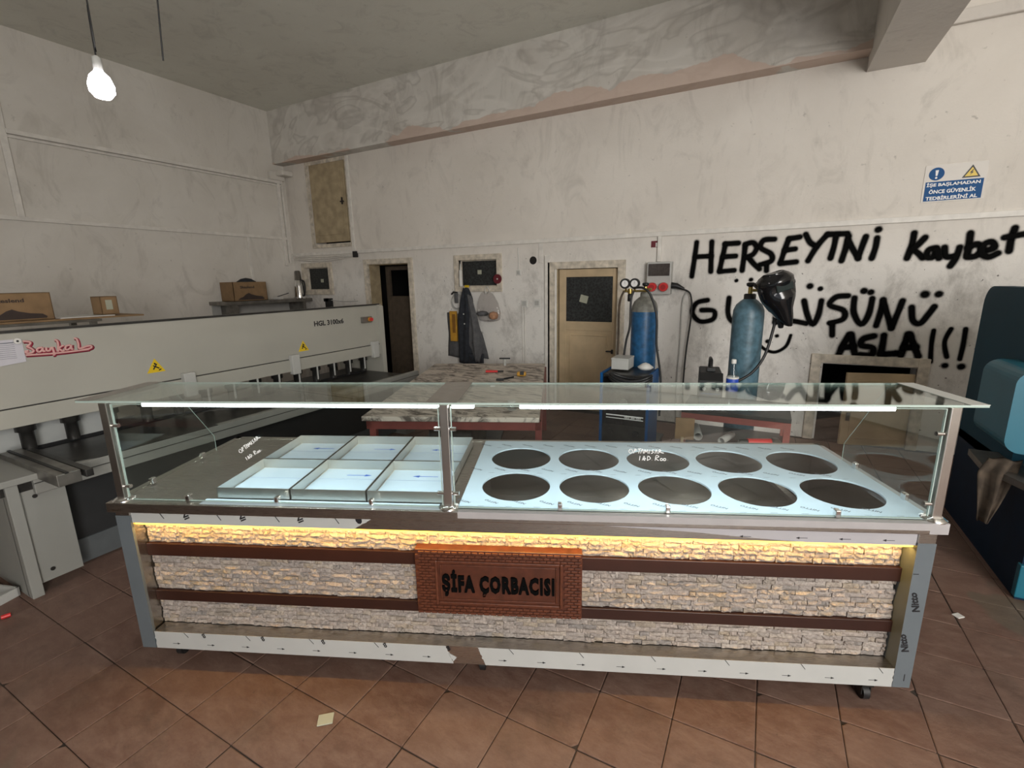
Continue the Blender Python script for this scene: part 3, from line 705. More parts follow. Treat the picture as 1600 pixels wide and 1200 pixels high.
# pendant bulb and bare wire
y = 1.1
c = P(158, 133, 1, y); top = P(142, 28, 1, y)
s = empty('light_bulb', (c.x, c.y, c.z), 0, 'lit white bulb hanging on a thin wire near the left wall', 'lamp')
MB().lathe([(0, -.07), (.035, -.062), (.056, -.035), (.058, 0), (.045, .04), (.022, .065), (.018, .075)], seg=28).obj('bulb', 'bulb', s); s.scale = (.74,) * 3
MB().lathe([(.018, .07), (.021, .078), (.021, .13), (.008, .14)], seg=18).obj('lamp_holder', 'grey_p', s)
up = P(136, 0, 1, y) - c
MB().tube(spline([(0, 0, .14), (up.x * .35 - .004, 0, .25), (up.x * .7, 0, .37), (up.x, 0, up.z), (up.x * 2, 0, (ZC - c.z) / .74)]), .004, 6).obj('wire', 'black', s)
pl = bpy.data.lights.new('bulb_light', 'POINT'); pl.energy = 13; pl.color = (1, .93, .9); pl.shadow_soft_size = .06
po = bpy.data.objects.new('bulb_light', pl); COL.objects.link(po); po.location = (c.x, c.y, c.z - .13)
a = P(255, 95, 1, 1.6); b_ = P(246, 0, 1, 1.6); d_ = b_ - a
s = MB().tube([a, a + d_ * .5, b_, a + d_ * ((ZC - a.z) / d_.z)], .004, 6).obj('hanging_wire', 'black'); tag(s, 'bare dark wire hanging from the ceiling right of the bulb', 'wire')

# ================================================================== LEFT SIDE: shelf, boxes, kettle
s = empty('wall_shelf', (XL, 4.85, 1.405), 0, 'grey metal shelf on the left wall near the corner', 'shelf')
MB().box(0, .42, -.75, .70, -.03, .02, .003).obj('shelf_board', 'iron_lt', s)
for yy in (-.6, .55): MB().box(.02, .38, yy, yy + .04, -.32, -.03).obj('bracket', 'iron_lt', s)
MB().box(0, .015, -.72, .68, -.45, -.03).obj('back_panel', 'grey_p', s)
def cardboard_box(loc, sx, sy, sz, rz, label, print_=True, open_=False):
    s = empty('cardboard_box', loc, rz, label, 'box')
    mb = MB(); t = .006
    mb.box(-sx / 2, sx / 2, -sy / 2, sy / 2, 0, t).box(-sx / 2, -sx / 2 + t, -sy / 2, sy / 2, 0, sz).box(sx / 2 - t, sx / 2, -sy / 2, sy / 2, 0, sz).box(-sx / 2, sx / 2, -sy / 2, -sy / 2 + t, 0, sz).box(-sx / 2, sx / 2, sy / 2 - t, sy / 2, 0, sz)
    if not open_: mb.box(-sx / 2, sx / 2, -sy / 2, sy / 2, sz - t, sz)
    mb.obj('carton', 'card', s)
    if print_:
        pr = MB()   # shoe silhouette on the +x face
        X = sx / 2 + .0005; L_ = sy * .8
        pts = [(-.5, .06), (-.42, .16), (-.3, .22), (-.18, .36), (-.08, .42), (.02, .34), (.2, .26), (.42, .22), (.5, .12), (.48, .06)]
        pr.prism([(a * L_, b_ * sz) for a, b_ in pts], X, X + .001, 'x'); pr.obj('shoe_print', 'card_dk', s)
        place_text('lettering', 'Skeslend', (X, -sy * .3, sz * .66), (0, 1, 0), (0, 0, 1), sy * .42, sz * .14, 'card_dk', s, bold=.03)
    return s
cardboard_box((XL + .24, 4.50, 1.427), .30, .52, .27, .0, 'open brown shoe carton with a dark rag on the wall shelf', open_=True)
s = MB().lathe([(0, -.02), (.12, 0), (.13, .03), (.07, .07), (0, .085)], (XL + .24, 4.55, 1.672), 12).obj('dark_rag', 'coat'); tag(s, 'dark rag heaped in the open shoe carton on the shelf', 'rag')
s = empty('thermos_jug', (-6.62, 5.27, 1.425), 0, 'steel vacuum jug with black handle at the end of the wall shelf', 'jug')
MB().lathe([(.085, 0), (.088, .02), (.08, .06), (.075, .2), (.06, .28), (.052, .29)], seg=24).obj('jug_body', 'chrome', s)
MB().lathe([(.056, .29), (.05, .30), (.045, .42), (.03, .435)], seg=20).obj('lid', mat('dark_chrome', (.25, .24, .23), .2, 1, var=0), s)
MB().tube(spline([(.04, 0, .29), (.12, -.0, .27), (.14, 0, .18), (.11, 0, .06), (.08, 0, .05)]), .014, 8).obj('handle', 'black', s)
s = empty('paper_scrap', (-6.75, 4.98, 1.426), .3, 'crumpled white scrap and pen on the wall shelf beside the jug', 'scrap')
MB().box(-.06, .06, -.05, .05, 0, .04, .012).obj('scrap', 'white_p', s); MB().tube([(-.02, 0, .04), (.1, .12, .09)], .006, 6).obj('pen', 'ink', s)
s = empty('small_clamp', (-6.0, 5.3, 1.15), 0, 'small black bracket standing behind the shearing machine near the corner', 'bracket')
MB().box(-.06, .05, -.03, .03, .0, .33, .004).box(-.09, .02, -.03, .03, .28, .33, .004).obj('bracket_body', 'black', s)
MB().tube([(.05, 0, .30), (.3, 0, .28), (.6, 0, .29)], .006, 6).obj('rod', 'grey_p', s)
s.location.z = 0; 
for ch in s.children: ch.location.z = 1.10
MB().box(-.02, .02, -.02, .02, 0, 1.12).obj('post', 'iron', s)
# rack of sheet offcuts behind the machine
s = empty('storage_rack', (-5.0, 1.55, 0), 0, 'steel rack behind the shearing machine carrying flat boards and cartons', 'rack')
MB().box(-.25, .2, -.75, .35, 1.39, 1.41).obj('rack_top', 'iron_lt', s)
for xx in (-.22, .15):
    for yy in (-.7, .28): MB().box(xx, xx + .04, yy, yy + .04, 0, 1.39).obj('leg', 'iron_lt', s)
s = MB().box(-5.25, -4.83, .9, 2.22, 1.411, 1.424).obj('flat_board', 'card'); tag(s, 'long brown flat board under the cartons behind the machine', 'board')
s = MB().box(-5.2, -4.86, 1.66, 2.02, 1.425, 1.432).obj('flat_sheet', 'white_p'); tag(s, 'pale thin sheet lying right of the leftmost shoe carton', 'sheet')
cardboard_box((-5.0, 1.44, 1.425), .16, .42, .205, .03, 'brown shoe carton with shoe print at the left edge of the picture')
s = cardboard_box((-5.0, 2.02, 1.434), .12, .13, .15, .15, 'small crumpled carton standing alone on the flat board', print_=False)
MB().box(.061, .063, -.03, .02, .04, .12).obj('torn_patch', 'sticker', s)

# ================================================================== SHEARING MACHINE (axis aligned, front face towards +x)
mc = empty('shearing_machine', (-3.9, 2.4, 0), 0, 'long cream grey guillotine shearing machine standing along the left side', 'machine')
def mo(mb, name, m, parent=None, **k): return off(mb, -3.9, 2.4, 0).obj(name, m, parent or mc, **k)
YA, YB = .62, 4.06     # near and far end
body = mo(MB().prism([(-4.35, .98), (-3.84, .98), (-3.84, 1.418), (-3.92, 1.42), (-4.0, 1.38), (-4.35, 1.25)], YA, YB), 'upper_beam_cover', 'machine')
mo(MB().box(-3.865, -3.832, YA - .02, YB + .02, 1.412, 1.427), 'top_edge_strip', 'iron')
mo(MB().box(-3.86, -3.825, YA, YB - .02, .865, .975, .004), 'hold_down_guard', 'machine')
mo(MB().box(-3.845, -3.835, YA, YB, .974, .982), 'guard_shadow_gap', 'iron')
# far end side frame
mo(MB().prism([(-4.5, 0), (-3.80, 0), (-3.80, 1.40), (-3.84, 1.42), (-3.95, 1.42), (-4.5, 1.25)], YB - .02, YB + .04), 'side_frame', 'machine')
mo(MB().prism([(-4.5, 0), (-3.95, 0), (-3.95, 1.38), (-4.5, 1.25)], YA - .06, YA), 'side_frame', 'machine')
for yy in (1.93, 2.86, 3.90):
    mo(MB().box(-3.84, -3.79, yy, yy + .085, .84, 1.02, .006), 'guard_bracket', 'grey_p')
# hold-down cylinders, bright slots between come from the added white sheet
for k in range(15):
    yy = .85 + k * .215
    mo(MB().lathe([(.035, 0), (.035, .11), (.05, .115), (.05, .17)], (-3.93, yy, .70), 12), 'hold_down_cylinder', 'iron')
for k in range(9):
    yy = 2.1 + k * .21
    mo(MB().box(-3.835, -3.825, yy, yy + .012, .74, .87), 'guard_rod', 'grey_p')
# table
mo(MB().box(-4.3, -3.42, YA + .15, YB - .05, .60, .665, .004), 'table_slab', 'iron')
mo(MB().box(-3.9, -3.45, 1.30, 3.4, .665, .675, .002), 'table_plate', 'iron')
mo(MB().box(-3.45, -3.395, .90, YB + .1, .575, .68, .003), 'front_apron', 'machine_w')
mo(MB().box(-3.396, -3.392, .90, YB + .1, .634, .638), 'apron_groove', 'iron')
mo(MB().prism([(-3.9, .9), (-3.56, .9), (-3.40, 1.2), (-3.40, 1.9), (-3.9, 1.9)], .676, .684, 'z'), 'loose_offcut', 'iron')
mo(MB().box(-4.25, -3.99, YA + .1, YB - .1, .665, .69), 'blade_seat', 'black')
mo(MB().box(-4.02, -4.0, YA, 1.55, .69, .95), 'added_slot_sheet', 'film')  # white sheet added behind the cylinders to make the gaps bright
# stands
st = mo(MB().box(-3.46, -3.40, .79, .84, 0, .655, .003).box(-3.455, -3.425, .84, 1.03, .06, .655).box(-3.95, -3.45, .79, .83, .0, .655).box(-3.97, -3.39, .77, 1.05, .655, .69, .004), 'near_stand', 'machine_w')
for zz in (.12, .56): mo(MB().tube([(-3.425, .90, zz), (-3.42, .90, zz)], .011, 10), 'bolt', 'iron', st)
mo(MB().box(-3.60, -3.56, 1.03, 3.95, .12, .60), 'front_panel', 'machine_dk')
mo(MB().box(-3.57, -3.55, 1.05, 3.95, .02, .17), 'kick_panel', mat('grey_blue_panel', (.09, .10, .105), .6, var=.1))
mo(MB().box(-3.95, -3.41, 3.9, 4.05, 0, .6), 'far_stand', 'machine_w')
# support arms
for k, (yy, L_) in enumerate(((.92, .33), (2.72, .55))):
    ar = mo(MB().box(-3.9, -3.39 + L_ * .75, yy, yy + .10, .655, .72, .003), 'support_arm', 'iron_lt')
    mo(MB().box(-3.9, -3.39 + L_ * .75 + .005, yy + .035, yy + .05, .718, .726), 'arm_groove', 'black', ar)
    mo(MB().box(-3.9, -3.39 + L_ * .78, yy + .115, yy + .15, .67, .71, .003), 'arm_rail', 'iron', ar)
# small near items on machine left edge
# face graphics
FX = -3.84
def fp(u, v): q = P(u, v, 0, FX); return (q.y, q.z)
mcp = Vector((-3.9, 2.4, 0))
LOGO = [[(312, 300), (360, 298), (420, 312), (400, 352), (372, 368), (430, 392), (468, 430), (430, 460), (365, 458), (350, 436), (392, 430)],
    [(582, 385), (532, 390), (512, 420), (540, 445), (580, 420), (592, 385), (596, 430), (626, 430)], [(640, 378), (646, 424), (690, 424), (708, 375)], [(722, 372), (738, 420), (756, 478), (730, 484)],
    [(752, 276), (790, 292), (806, 350), (802, 440)], [(880, 352), (820, 392), (868, 430), (892, 415)], [(975, 348), (922, 360), (906, 395), (932, 415), (976, 385), (986, 348), (990, 398), (1014, 405)],
    [(1022, 256), (1060, 264), (1086, 330), (1092, 390), (1130, 390), (1200, 366), (1258, 358), (1272, 382), (1220, 402), (1130, 416)], [(352, 490), (780, 462), (1235, 408)]]
for nm, mt_, rr, du, dx in (('logo_shadow', 'logo_red', .0105, 14, .0), ('logo_lettering', 'pink', .0062, 0, .003)):
    mb = MB()
    for st_ in LOGO:
        pts = spline([(FX, *fp((u + du) / 8.89, 500 + (v + du * .5) / 8.89)) for u, v in st_], 4)
        mb.tube(pts, rr, 6)
    mb.v = [(FX + dx + (x - FX) * .12, y_, z_) for x, y_, z_ in mb.v]
    mo(mb, nm, mt_)
q = fp(491, 510); q2 = fp(537, 506)
place_text('model_lettering', 'HGL 3100x6', Vector((FX + .001, q[0], q[1] - .002)) - mcp, (0, 1, 0), (0, 0, 1), q2[0] - q[0], .052, 'ink', mc, bold=.03)
for (u, v, wpx, hgt) in ((243, 572, .085, .085), (474, 541, .085, .085)):
    q = fp(u, v); yy, zz = q
    tr = mo(MB().prism([(yy - .06, zz - .045), (yy + .06, zz - .045), (yy, zz + .055)], FX, FX + .0012, 'x'), 'warning_sticker', 'yellow')
    mo(MB().tube([(FX + .002, yy - .018, zz - .022), (FX + .002, yy + .008, zz + .015)], .0045, 6).tube([(FX + .002, yy - .016, zz + .006), (FX + .002, yy + .02, zz - .018)], .0045, 6).tube([(FX + .002, yy - .008, zz + .018), (FX + .002, yy, zz + .018)], .007, 6).tube([(FX + .002, yy + .016, zz - .032), (FX + .002, yy + .032, zz - .026)], .004, 6), 'pictogram', 'ink', tr)
q = fp(572, 499)
sw = mo(MB().box(FX, FX + .03, q[0] - .08, q[0] + .06, q[1] - .035, q[1] + .03, .003), 'switch_box', 'iron_lt')
mo(MB().tube([(FX + .03, q[0] + .02, q[1]), (FX + .045, q[0] + .02, q[1])], .024, 16), 'yellow_ring', 'amber', sw)
mo(MB().tube([(FX + .045, q[0] + .02, q[1]), (FX + .07, q[0] + .02, q[1])], .018, 16), 'red_button', 'red_p', sw)
# paper held by a round magnet
a0, a1 = P(-30, 520, 0, FX), P(41, 566, 0, FX)
s = MB().add([(FX + .004, a0.y, 1.375), (FX + .004, P(30, 517, 0, FX).y, 1.375), (FX + .006, a1.y, 1.24), (FX + .006, a0.y, 1.225), (FX + .003, a0.y, 1.375), (FX + .003, P(30, 517, 0, FX).y, 1.375), (FX + .005, a1.y, 1.24), (FX + .005, a0.y, 1.225)],
    [(0, 1, 2, 3), (7, 6, 5, 4), (0, 4, 5, 1), (1, 5, 6, 2), (2, 6, 7, 3), (3, 7, 4, 0)]).obj('paper_sheet', 'paper'); tag(s, 'sheet of printed paper stuck on the machine at the left edge', 'paper')
for k in range(9):
    zz = 1.355 - k * .011
    MB().box(FX + .0062, FX + .0066, a0.y + .01, a1.y - .035, zz, zz + .0015 if k else zz + .004).obj('printed_line', 'grey_ink', s)
q = P(27, 533, 0, FX + .01)
s = MB().tube([(FX + .007, q.y, q.z), (FX + .014, q.y, q.z)], .017, 20).obj('round_magnet', 'white_p'); tag(s, 'round white magnet holding the paper on the machine', 'magnet')
MB().tube([(FX + .014, q.y, q.z), (FX + .0155, q.y, q.z)], .006, 12).obj('magnet_centre', 'black', s)
# plastic tray, red tool on floor
s = empty('plastic_tub', (-3.60, .80 - .12, 0), .3, 'small dusty white plastic tub on the floor beside the machine stand', 'tub')
mb = MB(); mb.box(-.09, .09, -.06, .06, 0, .008).box(-.1, -.09, -.07, .07, 0, .05).box(.09, .1, -.07, .07, 0, .05).box(-.1, .1, -.07, -.06, 0, .05).box(-.1, .1, .06, .07, 0, .05); mb.obj('tub_body', 'grey_p', s)
q = P(2, 965, 2, .012); q1 = P(17, 960, 2, .012)
s = MB().tube([q, q1], .011, 8).obj('red_rod', 'red_p'); tag(s, 'red rod lying on the floor at the left edge', 'rod')
for (u, v), sz, lb in (((509, 1125), .024, 'square beige chip lying on the floor tiles in front of the counter'), ((1497, 963), .016, 'small white chip on the floor tiles right of the counter')):
    q = P(u, v, 2, 0); s = MB().box(-sz * 1.2, sz * 1.2, -sz, sz, 0, .005, .001, Matrix.Rotation(.7, 4, 'Z')).obj('floor_chip', 'sticker' if u < 1000 else 'white_p', loc=(q.x, q.y, .001)); tag(s, lb, 'chip')
# ================================================================== THE COUNTER
O = Vector((-2.31917, .804886, 0)); YAW = radians(22.830883)
E_ = Vector((cos(YAW), sin(YAW), 0)); N_ = Vector((-sin(YAW), cos(YAW), 0))
ct = empty('serving_counter', O, YAW, 'long steel soup serving counter with glass case and split stone front', 'counter')
L = 3.205; TOPZ = .80; GZ0 = 1.214
def co(mb, name, m, parent=None, **k): return mb.obj(name, m, parent or ct, **k)
# ledge frame
co(MB().box(0, L, 0, .045, .758, TOPZ, .003).box(0, .03, .045, .84, .758, TOPZ).box(L - .03, L, .045, .84, .758, TOPZ).box(0, L, .81, .84, .758, TOPZ), 'ledge', 'steel')
# film left on the right part of the ledge
co(MB().box(1.46, L + .001, -.0015, .02, .774, TOPZ + .001).box(L - .06, L + .002, -.001, .8, .760, TOPZ + .0012), 'ledge_film', mat('ledge_film', (.36, .345, .35), .3, var=.05))
# deck plates
co(MB().box(.03, 1.44, .045, .81, .770, TOPZ - .002), 'plain_deck', 'steel')
co(MB().box(.40, 1.44, .012, .058, TOPZ, TOPZ + .0012), 'deck_film_strip', 'film_b')
HX0, HDX, HR, YF, YB_ = 1.666, .329, .145, .244, .568
def holed_plate(x0, x1, y0, y1, z0, z1):
    mb = MB(); xs = [x0] + [HX0 + (k + .5) * HDX for k in range(4)] + [x1]; ys = [y0, (YF + YB_) / 2, y1]
    for j in range(2):
        for i in range(5):
            a, b_, c, d_ = xs[i], xs[i + 1], ys[j], ys[j + 1]; cx = HX0 + i * HDX; cy = (YF, YB_)[j]
            ang = sorted({2 * pi * k / 48 for k in range(48)} | {atan2(q - cy, p_ - cx) % (2 * pi) for p_ in (a, b_) for q in (c, d_)})
            n = len(ang); inner = []; outer = []
            for t in ang:
                dx, dy = cos(t), sin(t); inner.append((cx + HR * dx, cy + HR * dy))
                k = min(((b_ - cx) / dx if dx > 1e-9 else 1e9), ((a - cx) / dx if dx < -1e-9 else 1e9), ((d_ - cy) / dy if dy > 1e-9 else 1e9), ((c - cy) / dy if dy < -1e-9 else 1e9))
                outer.append((cx + dx * k, cy + dy * k))
            vs = [(*q, z1) for q in inner] + [(*q, z1) for q in outer] + [(*q, z0) for q in inner] + [(*q, z0) for q in outer]
            fs = []
            for k in range(n):
                k2 = (k + 1) % n
                fs += [(k, k2, n + k2, n + k), (k, 2 * n + k, 2 * n + k2, k2), (2 * n + k, 3 * n + k, 3 * n + k2, 2 * n + k2)]
            mb.add(vs, fs)
    return mb
for a, b_ in ((.0752, .0782), (1.3948, 1.3978), (1.4422, 1.4452), (3.1528, 3.1558)):
    co(MB().box(a, b_, .0322, .0398, TOPZ + .004, GZ0 - .004), 'glass_edge', 'glass_edge')
co(holed_plate(1.455, L - .02, .03, .815, .7945, TOPZ + .0015), 'soup_pot_plate', 'film_b')
co(MB().box(1.44, 1.455, .045, .81, .77, TOPZ), 'deck_joint', 'steel')
# well below the holes
mb = MB(); wz = .50
mb.box(1.47, L - .05, .111, .79, wz - .01, wz).box(1.47, 1.48, .111, .79, wz, .79).box(L - .06, L - .05, .111, .79, wz, .79).box(1.47, L - .05, .111, .116, wz, .79).box(1.47, L - .05, .78, .79, wz, .79)
co(mb, 'water_well', 'steel_d')
co(MB().box(1.48, L - .06, .40, .415, wz, wz + .05), 'well_rib', 'steel_d')
co(MB().box(2.93, 2.96, .12, .78, wz + .12, wz + .14), 'well_bar', 'steel')
# prints on the film
def prints(name, n, x0, x1, y0, y1, seed, col):
    rnd = random.Random(seed); mb = MB()
    tm = text_mesh('NITTO', shear=.3, bold=.02)
    base = [v.co.copy() for v in tm.vertices]; polys = [tuple(p_.vertices) for p_ in tm.polygons]
    k = 0
    for gx in range(n):
        for gy in range(9):
            cx = x0 + (gx + .5 * (gy % 2)) * (x1 - x0) / n; cy = y0 + gy * (y1 - y0) / 9 + .01
            if any((cx + .02 - HX0 - i * HDX) ** 2 + (cy - yy) ** 2 < (HR + .012) ** 2 for i in range(5) for yy in (YF, YB_)): continue
            R = Matrix.Translation((cx, cy, TOPZ + .0017)) @ Matrix.Rotation(radians(150), 4, 'Z') @ Matrix.Diagonal((.020, .018, .01, 1))
            mb.add([R @ v for v in base], polys)
            mb.box(cx + .03, cx + .055, cy - .03, cy - .0288, TOPZ + .0015, TOPZ + .0018)
    return co(mb, name, col, kind='stuff')
prints('film_print', 15, 1.50, L - .06, .07, .81, 1, 'grey_ink')
# legs and fascia
co(MB().box(.015, .075, .02, .10, .10, .758, .002).box(.015, .035, .075, .82, .10, .758), 'left_leg', 'steel')
co(MB().box(.0135, .0765, .0185, .03, .10, .735), 'leg_film', 'film_shade')
co(MB().box(3.130, 3.190, .02, .10, .10, .758, .002).box(3.17, 3.19, .075, .82, .10, .758), 'right_leg', 'steel')
lf = co(MB().box(3.1285, 3.1915, .0185, .10, .10, .712), 'leg_film', 'film_shade')
for x_, zz, ww in ((3.178, .435, .085), (3.166, .262, .08)):
    place_text('film_lettering', 'Nitto', (x_, .0183, zz), (-.28, 0, .96), (-.96, 0, -.28), ww, .026, 'ink', ct, bold=.03, shear=.2)
co(MB().box(3.131, 3.150, .0178, .0185, .588, .591).box(3.165, 3.168, .0178, .0185, .13, .16, T=None), 'film_mark', 'ink', kind='stuff')
co(MB().box(.075, 3.13, .028, .034, .70, .758), 'upper_fascia', 'steel')
# white films on the fascia, with a torn gap
def torn(x0, x1, z0, z1, y, s0, s1, seed, nseg=10):
    left = [(x0 + s0 * (k / nseg) + .006 * noise.noise(Vector((k * .9, seed, 0))), z0 + (z1 - z0) * k / nseg) for k in range(nseg + 1)]
    right = [(x1 + s1 * (k / nseg) + .008 * noise.noise(Vector((k * .9, seed, 4))), z0 + (z1 - z0) * k / nseg) for k in range(nseg, -1, -1)]
    return MB().prism(left + right, y, y - .0012)
co(torn(.076, 1.03, .70, .758, .028, 0, .10, 1), 'fascia_film', 'film')
co(MB().prism([(2.02, .744), (2.35, .728), (2.55, .712), (2.75, .7), (3.129, .70), (3.129, .758), (2.02, .758)], .028, .0268), 'fascia_film', mat('fascia_film_right', (.38, .37, .39), .35, var=.03))
mb = MB()
for k in range(4):
    x = .20 + k * .25
    mb.tube([(x, .0262, .756), (x + .022, .0262, .722)], .0016, 5)
co(mb, 'film_mark', 'ink', kind='stuff')
for k in range(4): place_text('film_lettering', 'Ni' if k < 3 else '.', (.30 + k * .245, .0265, .752), (.4, 0, -.92), (.92, 0, .4), .036, .026, 'ink', ct, bold=.03)
mb = MB()
for x in (2.52, 2.72, 2.87, 3.02): mb.box(x, x + .035, .0258, .0268, .716, .7175).prism([(x - .006, .7167), (x + .006, .721), (x + .006, .712)], .0258, .0268)
co(mb, 'film_mark', 'ink', kind='stuff')
# bottom strip
co(MB().box(.082, 3.128, .02, .08, .10, .183), 'bottom_strip', 'steel')
co(torn(.081, 1.41, .10, .183, .02, 0, -.03, 3).prism([(1.41, .11), (1.425, .13), (1.39, .15)], .0195, .0188), 'strip_film', 'film')
co(torn(1.545, 3.127, .10, .183, .02, -.03, 0, 8), 'strip_film', 'film')
mb = MB()
for k in range(19):
    x = .16 + k * .16
    if 1.36 < x < 1.56: continue
    mb.box(x, x + .03, .0178, .0188, .126, .1272).prism([(x + .034, .1266), (x + .022, .131), (x + .022, .122)], .0178, .0188)
for k in range(11):
    x = .22 + k * .285
    if 1.33 < x < 1.60: continue
    mb.tube([(x, .0182, .183), (x + .018, .0182, .160)], .0012, 5)
co(mb, 'film_mark', 'ink', kind='stuff')
for k in range(5): place_text('film_lettering', 'to', (.30 + k * .27, .0185, .181), (.45, 0, -.9), (.9, 0, .45), .024, .016, 'ink', ct, bold=.03)
# rails, backing, LED
co(MB().box(.075, 3.13, .098, .106, .10, .70), 'backing_board', mat('backing_board', (.12, .10, .08), .8, var=.1))
co(MB().box(.03, 3.18, .80, .82, .10, .77), 'rear_panel', 'steel')
co(MB().box(.075, 3.13, .10, .80, .10, .115), 'base_panel', 'steel_d')
co(MB().box(.075, 1.28, .068, .098, .303, .352, .002), 'brown_rail', 'rail')
co(MB().box(1.92, 3.13, .068, .098, .303, .352, .002), 'brown_rail', 'rail')
co(MB().box(.075, 1.28, .068, .098, .523, .580, .002), 'brown_rail', 'rail')
co(MB().box(1.92, 3.13, .068, .098, .523, .580, .002), 'brown_rail', 'rail')
co(MB().box(.078, 3.128, .036, .05, .688, .699), 'amber_light_strip', 'amber_l')
# stones
def stone_mesh(seed, nx=4, nz=2):
    rnd = random.Random(seed); vs = []; fs = []; W = nx + 1
    for j in range(nz + 1):
        for i in range(W):
            edge = (i in (0, nx)) or (j in (0, nz))
            vs.append(((i / nx - .5) * (1 if edge else 1 + rnd.uniform(-.06, .06)) + rnd.uniform(-.004, .004) * 0, -(rnd.uniform(.62, .9) if edge else rnd.uniform(.75, 1.15)), j / nz - .5 + (0 if edge else rnd.uniform(-.1, .1))))
    k = len(vs)
    bk = [(-.5, 0, -.5), (.5, 0, -.5), (.5, 0, .5), (-.5, 0, .5)]; vs += bk
    for j in range(nz):
        for i in range(nx):
            a = j * W + i
            fs += [(a, a + 1, a + W + 1), (a, a + W + 1, a + W)] if rnd.random() < .5 else [(a, a + 1, a + W), (a + 1, a + W + 1, a + W)]
    fs.append(tuple([k, k + 1] + [i for i in range(nx, -1, -1)]))
    fs.append(tuple([k + 3, k + 2][::-1][::-1] + [nz * W + i for i in range(nx, -1, -1)]))
    fs.append(tuple([k, k + 3] + [j * W for j in range(nz, -1, -1)]))
    fs.append(tuple([k + 1, k + 2] + [j * W + nx for j in range(nz, -1, -1)]))
    mb = MB(); mb.add(vs, fs); return mb
SM = []
for sd in range(14):
    m_ = stone_mesh(sd).mesh('stone'); m_.materials.append(MT['stone'])
    at = m_.attributes.new('tone', 'FLOAT', 'POINT'); SM.append(m_)
rows = []
for z0, z1, n in ((.185, .303, 6), (.353, .523, 8), (.581, .690, 5)):
    for k in range(n): rows.append((z0 + (z1 - z0) * k / n, (z1 - z0) / n))
stones = []
for z0, hh in rows:
    x = .079 - random.uniform(0, .03)
    while x < 3.126:
        w_ = random.choice((.028, .038, .045, .055, .065, .085)) * random.uniform(.85, 1.15)
        a, b_ = max(x, .079), min(x + w_, 3.127)
        if b_ - a > .01 and not (z0 > .33 and z0 + hh < .60 and a > 1.30 and b_ < 1.90): stones.append((b_ - a, a, b_, z0, hh))
        x += w_
stones.sort(reverse=True)
for i, (w_, a, b_, z0, hh) in enumerate(stones[:298]):
    o = link('stone', random.choice(SM), None, ct, ((a + b_) / 2, .098, z0 + hh / 2))
    o.scale = (w_ - .0010, random.uniform(.018, .026), hh - .0008)
mb = MB(); tn = []
for (w_, a, b_, z0, hh) in stones[298:]:
    src = random.choice(SM); dep = random.uniform(.018, .026); k0 = len(mb.v)
    mb.add([((a + b_) / 2 + v.co.x * (w_ - .0012), .098 + v.co.y * dep, z0 + hh / 2 + v.co.z * (hh - .0012)) for v in src.vertices], [tuple(p_.vertices) for p_ in src.polygons])
    tn += [random.random()] * (len(mb.v) - k0)
me = bpy.data.meshes.new('stone_field'); me.from_pydata(mb.v, [], mb.f); at = me.attributes.new('tone', 'FLOAT', 'POINT')
at.data.foreach_set('value', tn)
link('stone_field', me, 'stone', ct, kind='stuff')
# plaque
pq = co(MB().box(1.270, 1.938, .03, .075, .330, .618, .003), 'name_plaque', 'plaque')
mb = MB(); bh = .0128
for r_ in range(22):
    z = .333 + r_ * bh; x = 1.274 + (r_ % 2) * .013
    while x < 1.93:
        w_ = .023
        inside = (x + w_ > 1.352 and x < 1.858 and z + bh > .378 and z < .570)
        if not inside: mb.box(x, min(x + w_, 1.934), .024, .031, z, z + bh - .003, .001)
        x += w_ + .004
co(mb, 'brick_relief', 'brickr', pq, kind='stuff')
co(frame_mb(1.350, 1.862, .376, .574, .012, .022, .031), 'inner_moulding', 'brickr', pq)
co(frame_mb(1.372, 1.840, .396, .556, .006, .024, .031), 'inner_moulding', 'brickr', pq)
place_text('lettering', 'ŞİFA ÇORBACISI', (1.378, .028, .415), (1, 0, 0), (0, 0, 1), .452, .118, mat('plaque_lettering_black', (.003, .003, .003), .9, var=0, spec=.05), pq, depth=.008, proud=.006, bold=.045, space=1.18)
# castors
for x, y_ in ((.12, .10), (1.52, .10), (3.06, .06), (.12, .76), (1.52, .76), (3.06, .76)):
    c_ = co(MB().box(x - .022, x + .022, y_ - .02, y_ + .02, .072, .10), 'castor', 'iron')
    co(MB().tube([(x - .012, y_ + .01, .032), (x + .012, y_ + .01, .032)], .032, 18), 'wheel', 'black', c_)
    co(MB().box(x - .018, x - .014, y_ - .012, y_ + .02, .03, .08).box(x + .014, x + .018, y_ - .012, y_ + .02, .03, .08), 'fork', 'iron', c_)
# posts, glass
for k, x in enumerate((.052, 1.420, 3.178)):
    p_ = co(MB().box(x - .016, x + .016, .022, .05, TOPZ, 1.215, .002), 'post', 'steel_v')
    co(MB().lathe([(.04, 0), (.04, .006), (.025, .014)], (x, .036, TOPZ), 20), 'base_flange', 'chrome', p_)
    for zz in (.86, 1.12):
        for sx in ((1,) if k == 0 else (-1,) if k == 2 else (-1, 1)):
            co(MB().tube([(x + sx * .016, .036, zz), (x + sx * .042, .036, zz)], .008, 12), 'glass_clip', 'chrome', p_)
GZ = 1.214
def pane(name, mb, edge):
    g_ = co(mb, name, 'glass'); co(edge, 'glass_edge', 'glass_edge', g_); return g_
pane('front_glass', MB().box(.075, 1.398, .033, .039, TOPZ + .004, GZ - .004), MB().box(.075, 1.398, .0325, .0395, GZ - .006, GZ - .004).box(.075, 1.398, .0325, .0395, TOPZ + .002, TOPZ + .004))
